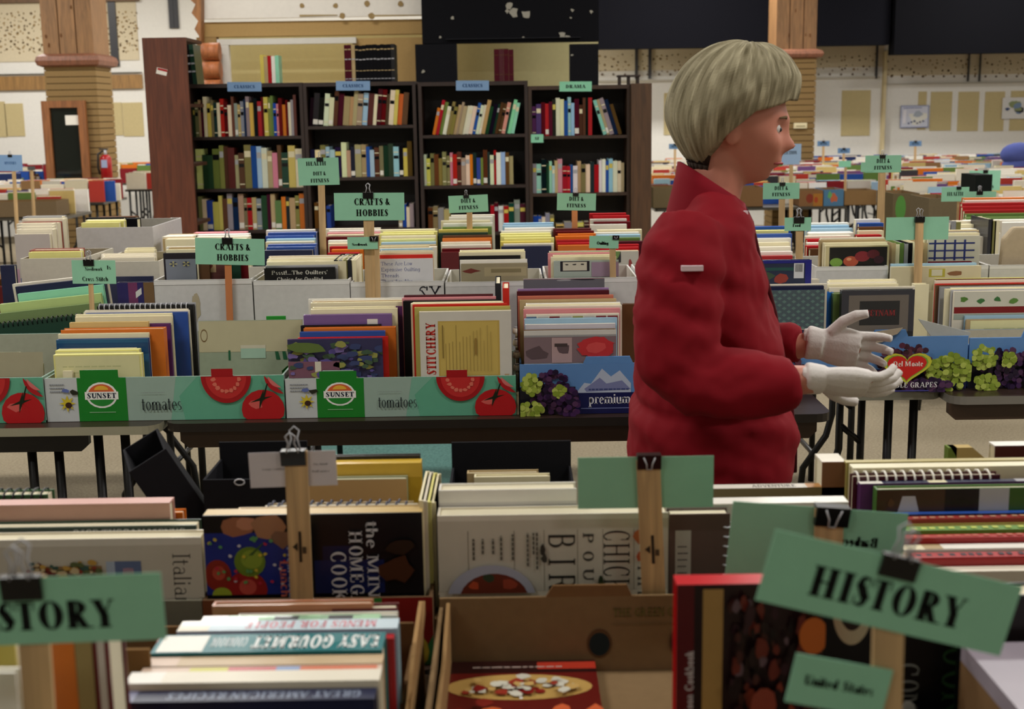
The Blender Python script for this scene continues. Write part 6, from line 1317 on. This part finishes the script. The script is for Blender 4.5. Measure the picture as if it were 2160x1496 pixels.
# head: local x forward, z up
hc = W3(1552, 262); HL = L(hc)
yaw = -.16; pit = .18
HM = Matrix.Translation(HL) @ Matrix.Rotation(yaw, 4, 'Z') @ Matrix.Rotation(pit, 4, 'Y')
def headpt(u, v):
    """u longitude (0 = face), v latitude"""
    x, y, z = math.cos(v)*math.cos(u), math.cos(v)*math.sin(u), math.sin(v)
    X, Y_, Z_ = x*.096, y*.073, z*.118
    if z < 0:
        k = 1-.30*min(1, -z*1.15); Y_ *= k
        if x < 0: X *= 1-.55*min(1, -z*1.2)
        else: X = X*(1-.02*z) + .012*min(1, -z*1.6)
        Z_ *= .98
    f = max(0, math.cos(u)) if x > 0 else 0
    g = lambda cu, cv, su, sv: math.exp(-((u-cu)/su)**2-((v-cv)/sv)**2)
    d = .019*g(0, -.21, .13, .11)*1.0 + .010*g(0, -.05, .09, .2) + .006*g(0, -.5, .3, .07) + .005*g(0, -.58, .28, .06) + .010*g(0, -.95, .4, .2) + .005*g(0, .22, .6, .1)
    d -= .008*g(.42, .04, .2, .13) + .008*g(-.42, .04, .2, .13); d += .006*g(.62, -.22, .25, .2)+.006*g(-.62, -.22, .25, .2)
    d -= .004*g(0, -.72, .35, .07)
    r = Vector((X, Y_, Z_)); return r + Vector((math.cos(u), math.sin(u), 0))*d
hb = MB(); rings = []
nu, nv = 72, 60
for j in range(nv+1):
    v = -PI/2+PI*(j+.02)/(nv+.04); rings.append([HM @ headpt((2*PI*k/nu+PI) % (2*PI)-PI, v) for k in range(nu)])
hb.rings(rings, 'skin')
hb.tube([HM @ Vector((-.02, 0, -.055)), L(W3(1512, 375)), L(W3(1492, 440)), L(W3(1480, 520))], [.056, .054, .058, .075], 'skin', 20)
for s in (-1, 1):    # ears
    c = HM @ Vector((-.006, s*.071, -.012)); hb.ball(c, .017, .009, .030, 'skin', 12, 8)
# body core, arms, hands and legs
core = []
for x0, x1, y, ry in tors[1:]:
    a = W3(x0, y); b = W3(x1, y); core.append([L(p) for p in ring((a.x+b.x)/2, YP, (a.z+b.z)/2, (b.x-a.x)/2*.72, ry*.74, 20)])
hb.rings(core, 'skin')
limb(hb, nearA, [.045, .048, .046, .042, .038, .034, .03, .028], 'skin', 12); limb(hb, farA, [.045, .046, .042, .036, .032, .028], 'skin', 12)
def hand(mb, wrist, fwd, side, k, curl=.25, spread=.16, thumbup=True):
    """palm and five fingers; fwd = direction of the fingers, side = towards the thumb, k = flesh radius scale"""
    f = Vector(fwd).normalized(); s = Vector(side); s = (s-f*s.dot(f)).normalized(); n = f.cross(s)
    w = Vector(wrist)
    mb.tube([w-f*.03, w, w+f*.03, w+f*.062, w+f*.088], [.027*k, .029*k, .037*k, .041*k, .037*k], 'white', 14, True, .5, n)
    for i, (o, ln, r) in enumerate(((.030, .072, .0090), (.010, .080, .0094), (-.011, .074, .0090), (-.030, .060, .0080))):
        a = w+f*.078+s*o; d = (f+s*(o/.03)*spread).normalized(); c = curl*(1+.35*i)
        d2 = (d*math.cos(c)+n*math.sin(c)); d3 = (d*math.cos(2*c)+n*math.sin(2*c))
        p1 = a+d*ln*.45; p2 = p1+d2*ln*.32; p3 = p2+d3*ln*.26
        mb.tube([a, a+d*ln*.2, p1, p2, p3], [r*k*1.05, r*k*1.05, r*k, r*k*.93, r*k*.75], 'white', 10)
    a = w+f*.028+s*.030; d = (f*.55+s*.85).normalized()
    p1 = a+d*.034; p2 = p1+(f*.8+s*.6).normalized()*.03; p3 = p2+(f*.95+s*.3).normalized()*.024
    mb.tube([a, p1, p2, p3], [.0135*k, .0115*k, .0105*k, .008*k], 'white', 10)
hb.tube([L(P3(1640, 806, YP-.282)), L(P3(1676, 803, YP-.285)), L(P3(1722, 800, YP-.285))], [.031, .028, .025], 'skin', 14); hb.tube([L(P3(1650, 736, YP+.19)), L(P3(1686, 730, YP+.175)), L(P3(1722, 725, YP+.16))], [.03, .027, .025], 'skin', 14)
nw = L(P3(1722, 800, YP-.285)); nf = Vector((1, -.05, -.10)); ns = Vector((.1, .75, -.55))
fw = L(P3(1722, 725, YP+.16)); ff = Vector((1, -.18, -.14)); fs = Vector((.15, -.25, 1))
limbw = [(P3(1690, 803, YP-.285)), (P3(1712, 801, YP-.285))]
hand(hb, nw, nf, ns, .86); hand(hb, fw, ff, fs, .86)
hipz = W3(1500, 1000).z
legs = []
for s, fx, kx in ((-1, .16, .12), (1, -.20, -.02)):
    hx, hy = 0.0, s*.09
    legs.append([Vector((hx, hy, hipz+.03)), Vector((hx+kx*.5, hy, .66)), Vector((hx+kx, hy, .48)), Vector((hx+(fx+kx)/2, hy, .28)), Vector((hx+fx, hy, .09))])
for lg_ in legs: hb.tube(lg_, [.085, .075, .055, .05, .036], 'skin', 14)
def scol(co):
    w = co
    return lin((190, 124, 104))
body = fuse(hb, 'body', 'skin', per, .0045, 3, (190, 124, 104), None, scol)
# gloves
for nm, (w_, f_, s_) in (('glove', (nw, nf, ns)), ('glove', (fw, ff, fs))):
    g = MB(); hand(g, w_, f_, s_, 1.12); f1 = Vector(f_).normalized(); s1 = Vector(s_); s1 = (s1-f1*s1.dot(f1)).normalized()
    g.tube([Vector(w_)-f1*.022, Vector(w_)-f1*.015, Vector(w_)+f1*.012], [.036, .038, .034], 'white', 16, True, .72, f1.cross(s1))
    fuse(g, nm, 'knit', per, .0028, 3, (220, 214, 210))
# hair: bobbed, short at the nape
hm = MB(); rings = []; nu2, nv2 = 200, 40
def hair(u, t):
    # t 0 = crown .. 1 = lower edge ; lower edge latitude depends on longitude
    au = abs(u)
    edge = .40 if au < .5 else .40-(au-.5)*.30 if au < 1.25 else .175-(au-1.25)*.95
    edge = max(edge, -.72)
    v = PI/2-(PI/2-edge)*t
    p = Vector((math.cos(v)*math.cos(u)*.096, math.cos(v)*math.sin(u)*.073, math.sin(v)*.118))
    if v < 0 and math.cos(u) < 0: p.x *= 1-.18*(-v)
    vol = .030*(1-.45*max(0, t-.75)/.25) + (.012*math.sin(min(1, t)*PI))
    if au < .9: vol += .008*(1-au/.9)*t
    st = .0035*noise.noise(Vector((u*9, t*2.2, 3)))+.002*noise.noise(Vector((u*26, t*3, 7)))
    d = Vector((math.cos(v)*math.cos(u), math.cos(v)*math.sin(u), math.sin(v)+.05)).normalized()
    return p+d*(vol+st)+Vector((-.004, 0, .006))
outer = []; 
for j in range(nv2+1): outer.append([HM @ hair((2*PI*k/nu2+PI) % (2*PI)-PI, (j+.02)/(nv2+.02)) for k in range(nu2)])
def hin(u):
    p = hair(u, 1); q = HM @ p; c = HM @ Vector((0, 0, p.z*.9)); return q+(c-q)*.3
outer.append([hin((2*PI*k/nu2+PI) % (2*PI)-PI) for k in range(nu2)])
hm.rings(outer, (150, 138, 104), False)
nf_ = len(hm.c)
for j in range(len(outer)-1):
    for k in range(nu2):
        u = 2*PI*k/nu2; q = .5+.5*noise.noise(Vector((math.cos(u)*9, math.sin(u)*9, j*.12)))+.35*noise.noise(Vector((math.cos(u)*30, math.sin(u)*30, j*.25+4)))
        q = max(0, min(1, q)); hm.c[nf_-(len(outer)-1)*nu2+j*nu2+k] = lin(tuple(a+(b-a)*q for a, b in zip((92, 84, 62), (186, 177, 148))))
ho = hm.build('hair', 'cloth', per)
nm_ = MB(); rr = []       # darker nape hair under the bob
for j, (z, k) in enumerate(((-.035, .97), (-.06, .93), (-.082, .84), (-.098, .7))):
    rr.append([HM @ Vector((-.012+.074*k*math.cos(q), .068*k*math.sin(q), z)) for q in [PI*.62+PI*.76*i/14 for i in range(15)]])
for a_, b_ in zip(rr, rr[1:]):
    for i in range(14): nm_.face([a_[i], a_[i+1], b_[i+1], b_[i]], (44, 32, 24), True)
no = nm_.build('nape_hair', 'cloth', ho); sm_ = no.modifiers.new('s', 'SOLIDIFY'); sm_.thickness = .012; sm_.offset = -.3
# eyes, brows, mouth
for s in (-1, 1):
    e = HM @ Vector((.0725, s*.029, .004)); mb = MB(); mb.ball((0, 0, 0), .0125, .0125, .0125, (206, 200, 196), 14, 9); eo = mb.build('eye', 'gloss', per, e)
    mb = MB(); q = HM.to_3x3() @ Vector((.0105, s*.001, 0)); mb.ball(q, .0048, .0048, .0052, (52, 50, 52), 10, 7); mb.build('iris', 'gloss', eo)
    mb = MB(); mb.tube([HM @ Vector((.0915, s*.014, .024)), HM @ Vector((.0905, s*.028, .029)), HM @ Vector((.078, s*.045, .025))], [.0022, .0028, .0015], (110, 92, 66), 6); mb.build('eyebrow', 'cloth', per)
mb = MB(); mb.tube([HM @ Vector((.086, -.022, -.061)), HM @ Vector((.101, -.008, -.0585)), HM @ Vector((.102, 0, -.0592)), HM @ Vector((.101, .008, -.0585)), HM @ Vector((.086, .022, -.061))], [.0015, .0028, .0026, .0028, .0015], (150, 62, 62), 8); mb.build('lips', 'skin', per)
# trousers and shoes
tr = MB()
for lg_ in legs: tr.tube(lg_, [.115, .105, .082, .076, .07], 'navy', 16)
a, b = W3(1350, 985), W3(1650, 985); tr.rings([[Vector((p[0], p[1], p[2])) for p in ring(.0, 0, z, rx, ry, 20)] for z, rx, ry in ((hipz-.09, .12, .17), (hipz-.02, .14, .18), (hipz+.05, .14, .175))], 'navy')
fuse(tr, 'trousers', 'cloth', per, .011, 4, (30, 40, 72))
for lg_ in legs:
    e = lg_[-1]; mb = MB(); mb.rings([[(e.x-.07+.0+x, e.y+y*math.cos(q), max(.004, h_+h_*math.sin(q))) for q in [2*PI*i/14 for i in range(14)]] for x, y, h_ in ((0, .02, .02), (.02, .036, .04), (.08, .038, .042), (.15, .044, .03), (.22, .038, .024), (.25, .015, .014))], (50, 44, 42)); mb.build('shoe', 'cloth', per)

# ---------------------------------------------------------------- the books that show least become one packed lot
def settle_books(limit=300):
    from mathutils.bvhtree import BVHTree
    bpy.context.view_layer.update(); V = []; F = []; own = []; hits = {}
    for o in SC.objects:
        if o.type != 'MESH': continue
        r = o
        while r.parent: r = r.parent
        i0 = len(V); mw = o.matrix_world; V += [mw @ v.co for v in o.data.vertices]
        for p in o.data.polygons: F.append([i0+i for i in p.vertices]); own.append(r.name)
    tree = BVHTree.FromPolygons(V, F); o0 = Vector((0, 0, CH)); st = 4
    for py in range(2, 1496, st):
        for px in range(2, 2160, st):
            loc, nrm, idx, dist = tree.ray_cast(o0, ray(px, py).normalized())
            if idx is not None: hits[own[idx]] = hits.get(own[idx], 0)+1
    bk = [o for o in SC.objects if o.parent is None and o.get('category') == 'book']
    bk.sort(key=lambda o: -hits.get(o.name, 0))
    rest = bk[limit:]
    lot = MB(); gone = []
    for o in rest:
        for q in [o]+list(o.children):
            gone.append(q)
            if q.type != 'MESH' or hits.get(o.name, 0) == 0: continue
            me = q.data; mw = q.matrix_world; ca = me.color_attributes['Col'].data; i0 = len(lot.v)
            lot.v += [tuple(mw @ v.co) for v in me.vertices]
            for p in me.polygons:
                lot.f.append(tuple(i0+i for i in p.vertices)); lot.c.append(tuple(ca[p.loop_start].color)); lot.sm.append(False)
    for q in gone: bpy.data.objects.remove(q)
    return lot
lot = settle_books()
lot.v += []; i0 = len(far.v); far.v += lot.v; far.f += [tuple(i+i0 for i in f) for f in lot.f]; far.c += lot.c; far.sm += lot.sm
tag(far.build('packed_books', 'paper'), 'countless smaller books packed on the tables and shelves in the distance', 'books', None, 'stuff')
